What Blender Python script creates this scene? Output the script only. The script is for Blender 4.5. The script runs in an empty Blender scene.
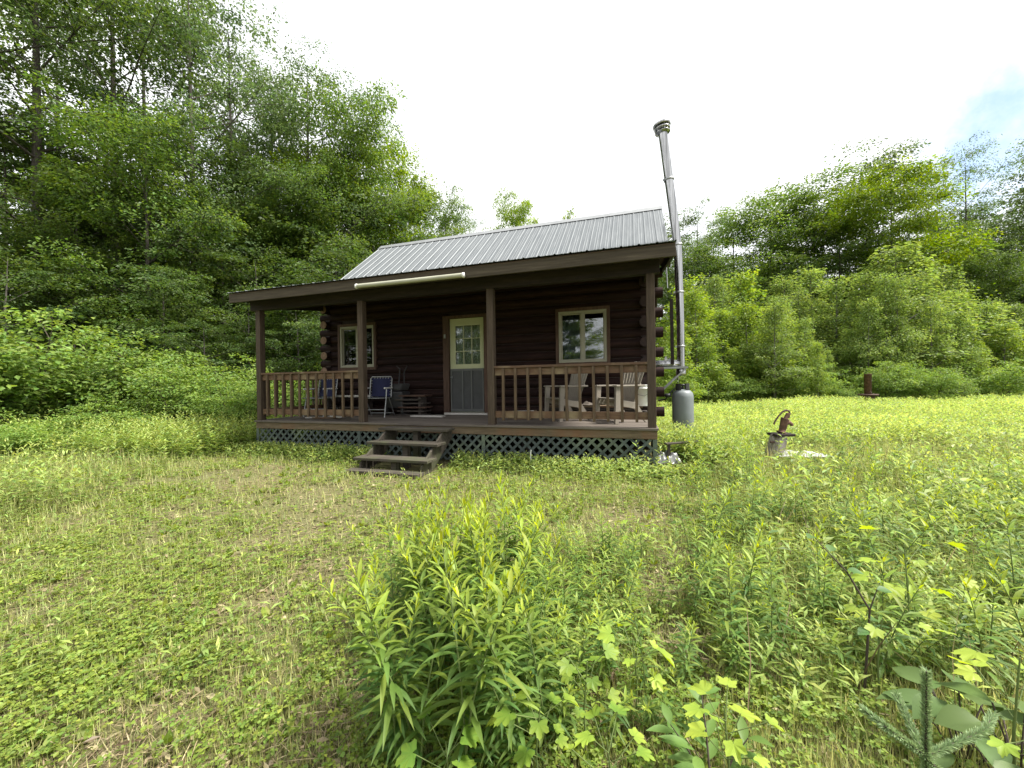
import bpy, math, random
import numpy as np
from mathutils import Matrix, Vector

SEED = 7
rng = np.random.default_rng(SEED)
random.seed(SEED)
scene = bpy.context.scene
C = scene.collection
PI = math.pi

# ------------------------------------------------------------------ camera
F, PIT, ROL, YAW, CH = 385.76, -0.0031, -0.0151, 0.3096, 1.30
GZ = CH  # ground is z = 0, eye is z = CH
_cy, _sy = math.cos(YAW), math.sin(YAW)
fwd0 = np.array([-_sy * math.cos(PIT), _cy * math.cos(PIT), math.sin(PIT)])
right0 = np.array([_cy, _sy, 0.0])
down0 = -np.cross(right0, fwd0)
camR = math.cos(ROL) * right0 - math.sin(ROL) * down0
camD = math.sin(ROL) * right0 + math.cos(ROL) * down0
cam_data = bpy.data.cameras.new('camera')
cam = bpy.data.objects.new('camera', cam_data); C.objects.link(cam)
M = Matrix.Identity(4)
for i in range(3):
    M[i][0] = camR[i]; M[i][1] = -camD[i]; M[i][2] = -fwd0[i]
M[2][3] = CH
cam.matrix_world = M
cam_data.sensor_width = 36.0; cam_data.lens = F / 1024 * 36.0
cam_data.clip_start = 0.05; cam_data.clip_end = 3000
scene.camera = cam

def ray(u, v):
    return fwd0 + camR * ((u - 512) / F) + camD * ((v - 384) / F)
def at_d(u, v, d):
    return np.array([0, 0, CH]) + ray(u, v) * d
def at_z(u, v, z=0.0):
    r = ray(u, v); return np.array([0, 0, CH]) + r * ((z - CH) / r[2])
def at_y(u, v, Y):
    r = ray(u, v); return np.array([0, 0, CH]) + r * (Y / r[1])
def rd(r, d):     # right / forward ground coordinates -> world xy
    return right0[0] * r - _sy * d, right0[1] * r + _cy * d

# ------------------------------------------------------------------ helpers
def setp(o, label=None, cat=None, group=None, kind=None):
    if label: o['label'] = label
    if cat: o['category'] = cat
    if group: o['group'] = group
    if kind: o['kind'] = kind
    return o
def thing(name, label, cat, loc=(0, 0, 0), rz=0.0, group=None):
    o = bpy.data.objects.new(name, None); C.objects.link(o)
    o.location = tuple(float(a) for a in loc); o.rotation_euler = (0, 0, rz); o.empty_display_size = .2
    return setp(o, label, cat, group)
def copy_tree(o, parent=None):
    c = o.copy(); C.objects.link(c)
    if parent is not None: c.parent = parent
    for ch in list(o.children): copy_tree(ch, c)
    return c

class MB:
    """collects polygons, links them as one mesh object"""
    def __init__(s): s.v = []; s.f = []; s.sm = []
    def add(s, vs, fs, smooth=False):
        n = len(s.v); s.v += [tuple(map(float, p)) for p in vs]
        s.f += [tuple(n + i for i in f) for f in fs]; s.sm += [smooth] * len(fs); return s
    def box(s, x0, x1, y0, y1, z0, z1):
        return s.add([(x, y, z) for z in (z0, z1) for x, y in ((x0, y0), (x1, y0), (x1, y1), (x0, y1))],
                     [(3, 2, 1, 0), (4, 5, 6, 7), (0, 1, 5, 4), (1, 2, 6, 5), (2, 3, 7, 6), (3, 0, 4, 7)])
    def bar(s, a, b, w, h, up=(0, 0, 1)):
        a = Vector(a); b = Vector(b); t = (b - a).normalized(); u = Vector(up)
        sd = t.cross(u)
        if sd.length < 1e-4: sd = t.cross(Vector((0, 1, 0)))
        sd.normalize(); u = sd.cross(t).normalized()
        vs = []
        for p in (a, b):
            for i, j in ((-1, -1), (1, -1), (1, 1), (-1, 1)): vs.append(p + sd * (i * w / 2) + u * (j * h / 2))
        return s.add(vs, [(3, 2, 1, 0), (4, 5, 6, 7), (0, 1, 5, 4), (1, 2, 6, 5), (2, 3, 7, 6), (3, 0, 4, 7)])
    def tube(s, pts, r, n=8, cap=True):
        pts = [Vector(p) for p in pts]; rs = r if isinstance(r, (list, tuple)) else [r] * len(pts)
        vs = []; fs = []; prev = None
        for i, p in enumerate(pts):
            t = (pts[min(i + 1, len(pts) - 1)] - pts[max(i - 1, 0)]).normalized()
            if prev is None:
                u = t.orthogonal().normalized()
            else:
                u = (prev - t * prev.dot(t)).normalized()
            prev = u; w = t.cross(u)
            for k in range(n):
                a = 2 * PI * k / n; vs.append(p + (u * math.cos(a) + w * math.sin(a)) * rs[i])
        for i in range(len(pts) - 1):
            for k in range(n):
                k2 = (k + 1) % n; fs.append((i * n + k, i * n + k2, (i + 1) * n + k2, (i + 1) * n + k))
        s.add(vs, fs, True)
        if cap:
            s.add(vs[:n], [tuple(range(n - 1, -1, -1))]); s.add(vs[-n:], [tuple(range(n))])
        return s
    def lathe(s, prof, n=20, c=(0, 0, 0), axis=None, smooth=True):
        ax = Vector(axis).normalized() if axis is not None else Vector((0, 0, 1))
        u = ax.orthogonal().normalized(); w = ax.cross(u); c = Vector(c)
        vs = []; fs = []
        for r, z in prof:
            for k in range(n):
                a = 2 * PI * k / n; vs.append(c + ax * z + (u * math.cos(a) + w * math.sin(a)) * max(r, 1e-4))
        for i in range(len(prof) - 1):
            for k in range(n):
                k2 = (k + 1) % n; fs.append((i * n + k, i * n + k2, (i + 1) * n + k2, (i + 1) * n + k))
        return s.add(vs, fs, smooth)
    def prism(s, poly, a, b):
        """poly: list of 3d points of a planar outline; extruded by vector b-a"""
        d = Vector(b) - Vector(a); n = len(poly); v0 = [Vector(p) for p in poly]
        vs = v0 + [p + d for p in v0]
        fs = [tuple(range(n - 1, -1, -1)), tuple(range(n, 2 * n))] + [(i, (i + 1) % n, n + (i + 1) % n, n + i) for i in range(n)]
        return s.add(vs, fs)
    def build(s, name, mat, parent=None, off=(0, 0, 0), bevel=0.0):
        me = bpy.data.meshes.new(name)
        me.from_pydata([(x - off[0], y - off[1], z - off[2]) for x, y, z in s.v], [], s.f)
        me.polygons.foreach_set('use_smooth', s.sm); me.materials.append(mat); me.update()
        o = bpy.data.objects.new(name, me); C.objects.link(o)
        if parent is not None: o.parent = parent
        if bevel:
            b = o.modifiers.new('edge', 'BEVEL'); b.width = bevel; b.segments = 2; b.limit_method = 'ANGLE'
        return o

def np_mesh(name, V, Q, mat, tint=None, parent=None, smooth=False):
    V = np.asarray(V, np.float32).reshape(-1, 3); Q = np.asarray(Q, np.int32)
    k = Q.shape[1]
    me = bpy.data.meshes.new(name)
    me.vertices.add(len(V)); me.vertices.foreach_set('co', V.ravel())
    me.loops.add(Q.size); me.loops.foreach_set('vertex_index', Q.ravel())
    me.polygons.add(len(Q)); me.polygons.foreach_set('loop_start', np.arange(0, Q.size, k, dtype=np.int32))
    try: me.polygons.foreach_set('loop_total', np.full(len(Q), k, np.int32))
    except Exception: pass
    me.polygons.foreach_set('use_smooth', np.full(len(Q), smooth))
    if tint is not None:
        a = me.attributes.new('tint', 'FLOAT', 'POINT'); a.data.foreach_set('value', np.asarray(tint, np.float32))
    me.materials.append(mat); me.update(calc_edges=True)
    o = bpy.data.objects.new(name, me); C.objects.link(o)
    if parent is not None: o.parent = parent
    return o

def nrm(a): return a / np.maximum(np.linalg.norm(a, axis=-1, keepdims=True), 1e-9)
class NB:
    """numpy quad collector with a per-vertex tint"""
    def __init__(s): s.V = []; s.Q = []; s.T = []; s.n = 0
    def add(s, V, Q, t):
        V = V.reshape(-1, 3); s.V.append(V); s.Q.append(Q.reshape(-1, 4) + s.n)
        s.T.append(np.broadcast_to(t, (len(V),)) if np.ndim(t) == 0 else np.asarray(t).ravel()); s.n += len(V)
    def leaves(s, P, D, N, L, W, t, droop=.15, wide=.45):
        """one rhombic leaf per row"""
        D = nrm(D); S = nrm(np.cross(D, N)); N = np.cross(S, D)
        L = np.broadcast_to(L, (len(P),))[:, None]; W = np.broadcast_to(W, (len(P),))[:, None]
        m = P + D * L * wide
        v = np.stack([P, m + S * W / 2 + N * W * .12, P + D * L - N * L * droop, m - S * W / 2 + N * W * .12], 1)
        q = np.arange(len(P) * 4).reshape(-1, 4)
        s.add(v, q, np.repeat(np.broadcast_to(t, (len(P),)), 4))
    def blades(s, P, D, N, L, W, t, seg=3, bend=.5, prof=None):
        """ribbon leaves bending over; D start direction, N the side they bend towards"""
        n = len(P); D = nrm(D); S = nrm(np.cross(D, N)); B = nrm(np.cross(S, D)) * -1
        L = np.broadcast_to(L, (n,))[:, None]; W = np.broadcast_to(W, (n,))[:, None]
        bend = np.broadcast_to(bend, (n,))[:, None]
        if prof is None: prof = [1, .9, .65, .08]
        rows = []
        for i in range(seg + 1):
            u = i / seg; c = P + D * L * u * (1 - .25 * bend * u) + B * (-1) * L * bend * u * u * .7
            w = np.interp(u, np.linspace(0, 1, len(prof)), prof)
            rows += [c - S * W * w / 2, c + S * W * w / 2]
        v = np.stack(rows, 1); k = 2 * (seg + 1)
        b = np.arange(n)[:, None, None] * k
        f = np.array([[2 * i, 2 * i + 1, 2 * i + 3, 2 * i + 2] for i in range(seg)])[None]
        s.add(v, (b + f).reshape(-1, 4), np.repeat(np.broadcast_to(t, (n,)), k))
    def build(s, name, mat, parent=None, smooth=False):
        return np_mesh(name, np.concatenate(s.V), np.concatenate(s.Q), mat, np.concatenate(s.T), parent, smooth)

_perm = np.random.default_rng(3).random((256, 256))
def vnoise(x, y):
    xi = np.floor(x).astype(int); yi = np.floor(y).astype(int); fx = x - xi; fy = y - yi
    fx = fx * fx * (3 - 2 * fx); fy = fy * fy * (3 - 2 * fy)
    g = lambda a, b: _perm[a & 255, b & 255]
    return (g(xi, yi) * (1 - fx) + g(xi + 1, yi) * fx) * (1 - fy) + (g(xi, yi + 1) * (1 - fx) + g(xi + 1, yi + 1) * fx) * fy
def fbm(x, y): return .55 * vnoise(x, y) + .3 * vnoise(2.1 * x + 5, 2.1 * y + 9) + .15 * vnoise(4.3 * x + 1, 4.3 * y + 3)

# ------------------------------------------------------------------ materials
def new_mat(name):
    m = bpy.data.materials.new(name); m.use_nodes = True; nt = m.node_tree; nt.nodes.clear()
    out = nt.nodes.new('ShaderNodeOutputMaterial'); return m, nt, out
def nd(nt, t, **kw):
    n = nt.nodes.new(t)
    for k, v in kw.items():
        if k in n.inputs: n.inputs[k].default_value = v
        else: setattr(n, k, v)
    return n
def ramp(nt, stops):
    r = nt.nodes.new('ShaderNodeValToRGB'); e = r.color_ramp.elements
    while len(e) < len(stops): e.new(.5)
    for i, (p, c) in enumerate(stops): e[i].position = p; e[i].color = (*c, 1)
    return r
def wood(name, stops, scale=(2, 2, 2), rough=.75, bump=.3, detail=6, blotch=None, spec=.3, nsc=6):
    m, nt, out = new_mat(name); L = nt.links.new
    tc = nd(nt, 'ShaderNodeTexCoord'); mp = nd(nt, 'ShaderNodeMapping'); mp.inputs['Scale'].default_value = scale
    L(tc.outputs['Object'], mp.inputs[0])
    no = nd(nt, 'ShaderNodeTexNoise', Scale=nsc, Detail=detail, Roughness=.65); L(mp.outputs[0], no.inputs['Vector'])
    r = ramp(nt, stops); L(no.outputs['Fac'], r.inputs[0]); col = r.outputs[0]
    if blotch:
        n2 = nd(nt, 'ShaderNodeTexNoise', Scale=blotch[1], Detail=3); L(tc.outputs['Object'], n2.inputs['Vector'])
        mr = nd(nt, 'ShaderNodeMapRange'); mr.inputs[1].default_value = .5; mr.inputs[2].default_value = .7; L(n2.outputs['Fac'], mr.inputs[0])
        mx = nd(nt, 'ShaderNodeMix', data_type='RGBA'); L(mr.outputs[0], mx.inputs[0]); L(col, mx.inputs[6]); mx.inputs[7].default_value = (*blotch[0], 1)
        col = mx.outputs[2]
    oi = nd(nt, 'ShaderNodeNewGeometry')
    hv = nd(nt, 'ShaderNodeHueSaturation'); mr2 = nd(nt, 'ShaderNodeMapRange'); mr2.inputs[3].default_value = .8; mr2.inputs[4].default_value = 1.2
    L(oi.outputs['Random Per Island'], mr2.inputs[0]); L(mr2.outputs[0], hv.inputs['Value']); L(col, hv.inputs['Color'])
    b = nd(nt, 'ShaderNodeBsdfPrincipled', Roughness=rough); b.inputs['Specular IOR Level'].default_value = spec
    L(hv.outputs[0], b.inputs['Base Color'])
    bp = nd(nt, 'ShaderNodeBump', Strength=bump, Distance=.01); L(no.outputs['Fac'], bp.inputs['Height']); L(bp.outputs[0], b.inputs['Normal'])
    L(b.outputs[0], out.inputs[0]); return m
def plain(name, col, rough=.5, metal=0.0, var=.15, nscale=8, spec=.5, bump=0.0):
    m, nt, out = new_mat(name); L = nt.links.new
    tc = nd(nt, 'ShaderNodeTexCoord'); no = nd(nt, 'ShaderNodeTexNoise', Scale=nscale, Detail=5); L(tc.outputs['Object'], no.inputs['Vector'])
    r = ramp(nt, [(.3, tuple(c * (1 - var) for c in col)), (.7, tuple(min(1, c * (1 + var)) for c in col))]); L(no.outputs['Fac'], r.inputs[0])
    b = nd(nt, 'ShaderNodeBsdfPrincipled', Roughness=rough, Metallic=metal); b.inputs['Specular IOR Level'].default_value = spec
    L(r.outputs[0], b.inputs['Base Color'])
    if bump:
        bp = nd(nt, 'ShaderNodeBump', Strength=bump, Distance=.02); L(no.outputs['Fac'], bp.inputs['Height']); L(bp.outputs[0], b.inputs['Normal'])
    L(b.outputs[0], out.inputs[0]); return m
def leaf_mat(name, old, young, trans=.35, rough=.5, hue=.02, val=.35, spec=.3, objvar=.15):
    m, nt, out = new_mat(name); L = nt.links.new
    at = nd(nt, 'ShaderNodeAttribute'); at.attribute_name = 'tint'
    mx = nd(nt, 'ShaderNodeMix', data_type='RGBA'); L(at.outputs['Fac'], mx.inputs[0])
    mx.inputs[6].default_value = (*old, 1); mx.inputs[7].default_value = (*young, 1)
    g = nd(nt, 'ShaderNodeNewGeometry'); oi = nd(nt, 'ShaderNodeObjectInfo')
    a = nd(nt, 'ShaderNodeMapRange'); a.inputs[3].default_value = .5 - hue; a.inputs[4].default_value = .5 + hue; L(g.outputs['Random Per Island'], a.inputs[0])
    ml = nd(nt, 'ShaderNodeMath', operation='MULTIPLY'); ml.inputs[1].default_value = 7.31; L(g.outputs['Random Per Island'], ml.inputs[0])
    fr = nd(nt, 'ShaderNodeMath', operation='FRACT'); L(ml.outputs[0], fr.inputs[0])
    b2 = nd(nt, 'ShaderNodeMapRange'); b2.inputs[3].default_value = 1 - val; b2.inputs[4].default_value = 1 + val; L(fr.outputs[0], b2.inputs[0])
    ov = nd(nt, 'ShaderNodeMapRange'); ov.inputs[3].default_value = 1 - objvar; ov.inputs[4].default_value = 1 + objvar; L(oi.outputs['Random'], ov.inputs[0])
    mu = nd(nt, 'ShaderNodeMath', operation='MULTIPLY'); L(b2.outputs[0], mu.inputs[0]); L(ov.outputs[0], mu.inputs[1])
    hs = nd(nt, 'ShaderNodeHueSaturation'); L(a.outputs[0], hs.inputs['Hue']); L(mu.outputs[0], hs.inputs['Value']); L(mx.outputs[2], hs.inputs['Color'])
    p = nd(nt, 'ShaderNodeBsdfPrincipled', Roughness=rough); p.inputs['Specular IOR Level'].default_value = spec; L(hs.outputs[0], p.inputs['Base Color'])
    hs2 = nd(nt, 'ShaderNodeHueSaturation', Hue=.485, Saturation=1.15, Value=1.5); L(hs.outputs[0], hs2.inputs['Color'])
    t = nd(nt, 'ShaderNodeBsdfTranslucent'); L(hs2.outputs[0], t.inputs['Color'])
    mi = nd(nt, 'ShaderNodeMixShader'); mi.inputs[0].default_value = trans; L(p.outputs[0], mi.inputs[1]); L(t.outputs[0], mi.inputs[2])
    L(mi.outputs[0], out.inputs[0]); return m

MT = {}
MT['log'] = wood('log_stain', [(.25, (.009, .005, .0045)), (.5, (.020, .010, .009)), (.75, (.042, .021, .016))], (.25, 3, 3), .75, .5, spec=.15)
MT['log_side'] = wood('log_stain_side', [(.25, (.009, .005, .0045)), (.5, (.020, .010, .009)), (.75, (.042, .021, .016))], (3, .25, 3), .6, .4)
MT['logend'] = wood('log_end_grain', [(.3, (.10, .06, .04)), (.6, (.2, .13, .09))], (3, 3, 3), .8, .3)
MT['dark'] = wood('dark_timber', [(.25, (.012, .009, .008)), (.55, (.026, .018, .015)), (.8, (.05, .035, .028))], (.4, 3, 3), .75, .3)
MT['fascia'] = wood('fascia_board', [(.25, (.035, .027, .018)), (.55, (.07, .056, .038)), (.8, (.125, .102, .072))], (.3, 3, 6), .8, .3)
MT['post'] = wood('post_timber', [(.25, (.035, .025, .015)), (.55, (.072, .050, .035)), (.8, (.125, .097, .064))], (5, 5, .5), .7, .3)
MT['rail'] = wood('rail_timber', [(.25, (.055, .036, .020)), (.55, (.118, .067, .041)), (.8, (.18, .13, .078))], (.5, 5, 5), .7, .3, blotch=((.21, .165, .10), 2.5))
MT['bal'] = wood('baluster_timber', [(.25, (.055, .039, .022)), (.55, (.112, .074, .045)), (.8, (.18, .14, .085))], (5, 5, .5), .7, .3)
MT['rim'] = wood('rim_board', [(.25, (.08, .058, .036)), (.55, (.15, .112, .072)), (.8, (.23, .18, .12))], (.35, 4, 5), .8, .3, blotch=((.17, .09, .05), 2))
MT['deck'] = wood('deck_board', [(.25, (.07, .058, .048)), (.55, (.13, .11, .092)), (.8, (.21, .18, .155))], (.3, 5, 5), .8, .3)
MT['step'] = wood('step_board', [(.25, (.03, .026, .02)), (.55, (.07, .06, .047)), (.8, (.15, .13, .105))], (.4, 5, 5), .85, .4, blotch=((.07, .075, .04), 3))
MT['lattice'] = wood('lattice_slat', [(.25, (.042, .056, .053)), (.55, (.072, .09, .085)), (.8, (.115, .137, .128))], (2, 2, 2), .8, .2, blotch=((.14, .17, .11), 1.5))
MT['stump'] = wood('weathered_log', [(.25, (.08, .07, .06)), (.5, (.22, .20, .175)), (.8, (.42, .39, .35))], (7, 7, .6), .9, .8)
MT['bark'] = wood('bark', [(.25, (.035, .03, .025)), (.55, (.09, .08, .07)), (.8, (.17, .155, .14))], (5, 5, 1), .9, .6)
MT['barkpale'] = wood('pale_bark', [(.25, (.08, .075, .065)), (.55, (.17, .16, .145)), (.8, (.28, .27, .25))], (5, 5, 1), .9, .6)
MT['soffit'] = wood('roof_sheathing', [(.25, (.05, .034, .024)), (.55, (.09, .06, .045)), (.8, (.13, .09, .07))], (.4, 3, 3), .8, .3)
MT['trim'] = wood('door_trim', [(.25, (.045, .025, .018)), (.55, (.085, .05, .036)), (.8, (.13, .08, .06))], (5, 5, .5), .7, .3)
MT['vinyl'] = plain('window_frame_tan', (.30, .29, .22), .5, var=.08)
MT['doorpaint'] = plain('door_paint_cream', (.46, .48, .30), .5, var=.06, nscale=4)
MT['screen'] = plain('grey_screen', (.05, .052, .056), .6, var=.2, nscale=5)
MT['screenframe'] = plain('screen_frame_grey', (.095, .10, .10), .5, var=.1)
MT['curtain'] = plain('curtain_cloth', (.16, .18, .23), .9, var=.2, nscale=14)
MT['lace'] = plain('lace_cloth', (.62, .64, .46), .9, var=.35, nscale=30)
MT['steel'] = plain('stainless_pipe', (.19, .19, .185), .12, 1.0, var=.1, nscale=5)
MT['steel'] = wood('stainless_pipe', [(.3, (.09, .09, .09)), (.5, (.32, .32, .315)), (.7, (.62, .62, .61))], (9, 9, .12), .2, .1, nsc=3)  # upright pale and dark streaks in the colour imitate reflections on the steel
_b = [n for n in MT['steel'].node_tree.nodes if n.type == 'BSDF_PRINCIPLED'][0]; _b.inputs['Metallic'].default_value = 1.0
MT['galv'] = plain('galvanised_steel', (.32, .33, .33), .45, .8, var=.12, nscale=6)
MT['tank'] = plain('tank_paint_grey', (.15, .17, .175), .5, var=.12, nscale=5)
MT['black'] = plain('black_metal', (.025, .025, .027), .5, var=.2)
MT['rubber'] = plain('black_rubber', (.03, .03, .03), .8)
MT['rust'] = plain('rusty_iron', (.12, .065, .045), .85, .2, var=.45, nscale=14, bump=.3)
MT['rustdark'] = plain('dark_rusty_iron', (.07, .04, .03), .8, .2, var=.4, nscale=16, bump=.3)
MT['white'] = plain('white_plastic', (.74, .74, .72), .45, var=.06)
MT['cream'] = plain('cream_plastic', (.36, .36, .28), .5, var=.1, nscale=4)
MT['chairplastic'] = plain('beige_grey_plastic', (.26, .23, .19), .5, var=.1, nscale=6)
MT['bluefab'] = plain('blue_webbing', (.006, .009, .05), .8, var=.15, nscale=30)
MT['alu'] = plain('aluminium_tube', (.3, .31, .31), .4, .7, var=.1)
MT['sheet'] = plain('white_tarp', (.30, .31, .325), .5, var=.12, nscale=6)
MT['foil'] = plain('silver_foil_bag', (.20, .205, .205), .35, .4, var=.25, nscale=10)
MT['paleboard'] = wood('pale_board', [(.3, (.38, .36, .33)), (.7, (.55, .53, .49))], (.5, 5, 5), .8, .2)
MT['darkboard'] = wood('dark_board', [(.3, (.03, .025, .022)), (.7, (.09, .075, .065))], (.5, 5, 5), .8, .2)
MT['room'] = plain('interior_wall', (.12, .09, .07), .9)
def glass_mat():
    m, nt, out = new_mat('window_glass'); L = nt.links.new
    tr = nd(nt, 'ShaderNodeBsdfTransparent'); tr.inputs[0].default_value = (.8, .85, .85, 1)
    gl = nd(nt, 'ShaderNodeBsdfGlossy', Roughness=.01); gl.inputs[0].default_value = (1, 1, 1, 1)
    fr = nd(nt, 'ShaderNodeFresnel', IOR=1.7)
    ad = nd(nt, 'ShaderNodeMath', operation='ADD'); ad.inputs[1].default_value = .06; L(fr.outputs[0], ad.inputs[0])
    mi = nd(nt, 'ShaderNodeMixShader'); L(ad.outputs[0], mi.inputs[0]); L(tr.outputs[0], mi.inputs[1]); L(gl.outputs[0], mi.inputs[2])
    L(mi.outputs[0], out.inputs[0]); return m
MT['glass'] = glass_mat()
def roof_mat():
    m, nt, out = new_mat('ribbed_roof_metal'); L = nt.links.new
    tc = nd(nt, 'ShaderNodeTexCoord'); mp = nd(nt, 'ShaderNodeMapping'); mp.inputs['Scale'].default_value = (6, .5, .5); L(tc.outputs['Object'], mp.inputs[0])
    no = nd(nt, 'ShaderNodeTexNoise', Scale=3, Detail=5); L(mp.outputs[0], no.inputs['Vector'])
    r = ramp(nt, [(.3, (.10, .112, .12)), (.7, (.15, .163, .17))]); L(no.outputs['Fac'], r.inputs[0])
    n2 = nd(nt, 'ShaderNodeTexNoise', Scale=2.2, Detail=3); L(tc.outputs['Object'], n2.inputs['Vector'])
    rr = nd(nt, 'ShaderNodeMapRange'); rr.inputs[3].default_value = .42; rr.inputs[4].default_value = .62; L(n2.outputs['Fac'], rr.inputs[0])
    b = nd(nt, 'ShaderNodeBsdfPrincipled', Metallic=.35); L(r.outputs[0], b.inputs['Base Color']); L(rr.outputs[0], b.inputs['Roughness'])
    L(b.outputs[0], out.inputs[0]); return m
MT['roof'] = roof_mat()
def ground_mat():
    m, nt, out = new_mat('soil_and_thatch'); L = nt.links.new
    tc = nd(nt, 'ShaderNodeTexCoord')
    n1 = nd(nt, 'ShaderNodeTexNoise', Scale=.9, Detail=6, Roughness=.6); n2 = nd(nt, 'ShaderNodeTexNoise', Scale=45, Detail=6, Roughness=.7)
    L(tc.outputs['Object'], n1.inputs['Vector']); L(tc.outputs['Object'], n2.inputs['Vector'])
    r1 = ramp(nt, [(.4, (.11, .14, .045)), (.7, (.18, .17, .075))]); L(n1.outputs['Fac'], r1.inputs[0])
    r2 = ramp(nt, [(.3, (.045, .035, .022)), (.5, (.17, .125, .08)), (.75, (.36, .29, .2))]); L(n2.outputs['Fac'], r2.inputs[0])
    mx = nd(nt, 'ShaderNodeMix', data_type='RGBA'); mx.inputs[0].default_value = .38; L(r1.outputs[0], mx.inputs[6]); L(r2.outputs[0], mx.inputs[7])
    b = nd(nt, 'ShaderNodeBsdfPrincipled', Roughness=.95); b.inputs['Specular IOR Level'].default_value = .1; L(mx.outputs[2], b.inputs['Base Color'])
    bp = nd(nt, 'ShaderNodeBump', Strength=.8, Distance=.03); L(n2.outputs['Fac'], bp.inputs['Height']); L(bp.outputs[0], b.inputs['Normal'])
    L(b.outputs[0], out.inputs[0]); return m
MT['ground'] = ground_mat()
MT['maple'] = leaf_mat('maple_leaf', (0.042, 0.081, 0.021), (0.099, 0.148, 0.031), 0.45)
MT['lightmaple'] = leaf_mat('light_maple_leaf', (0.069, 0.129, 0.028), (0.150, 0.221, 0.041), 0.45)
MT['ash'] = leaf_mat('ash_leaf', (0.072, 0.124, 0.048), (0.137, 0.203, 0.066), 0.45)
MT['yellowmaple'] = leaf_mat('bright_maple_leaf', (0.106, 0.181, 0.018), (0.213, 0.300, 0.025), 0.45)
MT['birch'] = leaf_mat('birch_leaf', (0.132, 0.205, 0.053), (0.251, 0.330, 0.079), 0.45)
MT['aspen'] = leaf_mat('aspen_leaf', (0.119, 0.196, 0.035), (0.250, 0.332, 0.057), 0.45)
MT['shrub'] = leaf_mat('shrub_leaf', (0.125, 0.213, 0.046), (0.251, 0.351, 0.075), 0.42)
MT['goldenrod'] = leaf_mat('goldenrod_leaf', (0.098, 0.181, 0.048), (0.365, 0.448, 0.055), .42, hue=.015, val=.25)
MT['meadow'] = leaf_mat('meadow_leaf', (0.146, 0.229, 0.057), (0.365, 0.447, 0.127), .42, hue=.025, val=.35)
MT['grass'] = leaf_mat('grass_blade', (0.198, 0.242, 0.084), (0.483, 0.484, 0.209), .4, hue=.03, val=.4)
MT['clover'] = leaf_mat('clover_leaf', (0.139, 0.219, 0.040), (0.317, 0.380, 0.066), .4, hue=.02, val=.35)
MT['thatch'] = leaf_mat('dry_thatch', (.15, .11, .06), (.40, .34, .20), .15, hue=.02, val=.4)
MT['seedling'] = leaf_mat('maple_seedling_leaf', (0.131, 0.232, 0.036), (0.321, 0.404, 0.059), .4, hue=.012, val=.15)
MT['oval'] = leaf_mat('oval_leaf', (.075, .15, .04), (.17, .25, .05), .35, hue=.01, val=.15)
MT['bigleaf'] = leaf_mat('broad_leaf', (.085, .15, .05), (.17, .24, .06), .3, hue=.01, val=.15)
MT['needle'] = leaf_mat('spruce_needle', (0.203, 0.297, 0.141), (0.351, 0.446, 0.227), 0.25, hue=.01, val=.3)
MT['stem'] = plain('green_stem', (.11, .15, .04), .7, var=.2)
MT['twig'] = plain('brown_twig', (.055, .04, .03), .8, var=.25)

# ------------------------------------------------------------------ world, sun
SUN_EL, SUN_AZ = math.radians(58), math.radians(84)   # azimuth clockwise from +Y: from the right, along the facade
w = bpy.data.worlds.new('World'); scene.world = w; w.use_nodes = True
nt = w.node_tree; nt.nodes.clear(); L = nt.links.new
wo = nt.nodes.new('ShaderNodeOutputWorld'); bg = nt.nodes.new('ShaderNodeBackground'); L(bg.outputs[0], wo.inputs[0]); bg.inputs[1].default_value = .1
sky = nt.nodes.new('ShaderNodeTexSky'); sky.sky_type = 'NISHITA'; sky.sun_disc = False
sky.sun_elevation = SUN_EL; sky.sun_rotation = SUN_AZ
tc = nt.nodes.new('ShaderNodeTexCoord')
hole = nrm(ray(1004, 150))
dp = nd(nt, 'ShaderNodeVectorMath', operation='DOT_PRODUCT'); L(tc.outputs['Generated'], dp.inputs[0]); dp.inputs[1].default_value = tuple(hole)
no = nd(nt, 'ShaderNodeTexNoise', Scale=7, Detail=6, Roughness=.6); L(tc.outputs['Generated'], no.inputs['Vector'])
ms = nd(nt, 'ShaderNodeMath', operation='MULTIPLY_ADD'); L(no.outputs['Fac'], ms.inputs[0]); ms.inputs[1].default_value = .02; L(dp.outputs['Value'], ms.inputs[2])
mr = nd(nt, 'ShaderNodeMapRange'); mr.interpolation_type = 'SMOOTHSTEP'
for i, v in ((1, 1.0035), (2, 1.0125), (3, 1.0), (4, .0)): mr.inputs[i].default_value = v
L(ms.outputs[0], mr.inputs[0])
n2 = nd(nt, 'ShaderNodeTexNoise', Scale=2.5, Detail=5); L(tc.outputs['Generated'], n2.inputs['Vector'])
cr = ramp(nt, [(.3, (.74, .77, .82)), (.7, (1.0, 1.0, 1.0))]); L(n2.outputs['Fac'], cr.inputs[0])
cs = nd(nt, 'ShaderNodeVectorMath', operation='SCALE'); L(cr.outputs[0], cs.inputs[0]); cs.inputs['Scale'].default_value = 5.6
mx = nd(nt, 'ShaderNodeMix', data_type='RGBA'); L(mr.outputs[0], mx.inputs[0]); ss = nd(nt, 'ShaderNodeVectorMath', operation='SCALE'); ss.inputs['Scale'].default_value = .85; L(sky.outputs[0], ss.inputs[0]); L(ss.outputs[0], mx.inputs[6]); L(cs.outputs[0], mx.inputs[7])
L(mx.outputs[2], bg.inputs[0])
sd = bpy.data.lights.new('sun', 'SUN'); sd.energy = 3.4; sd.angle = math.radians(12); sd.color = (1, .95, .87)
so = bpy.data.objects.new('sun', sd); C.objects.link(so)
sdir = Vector((math.sin(SUN_AZ) * math.cos(SUN_EL), math.cos(SUN_AZ) * math.cos(SUN_EL), math.sin(SUN_EL)))
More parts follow.
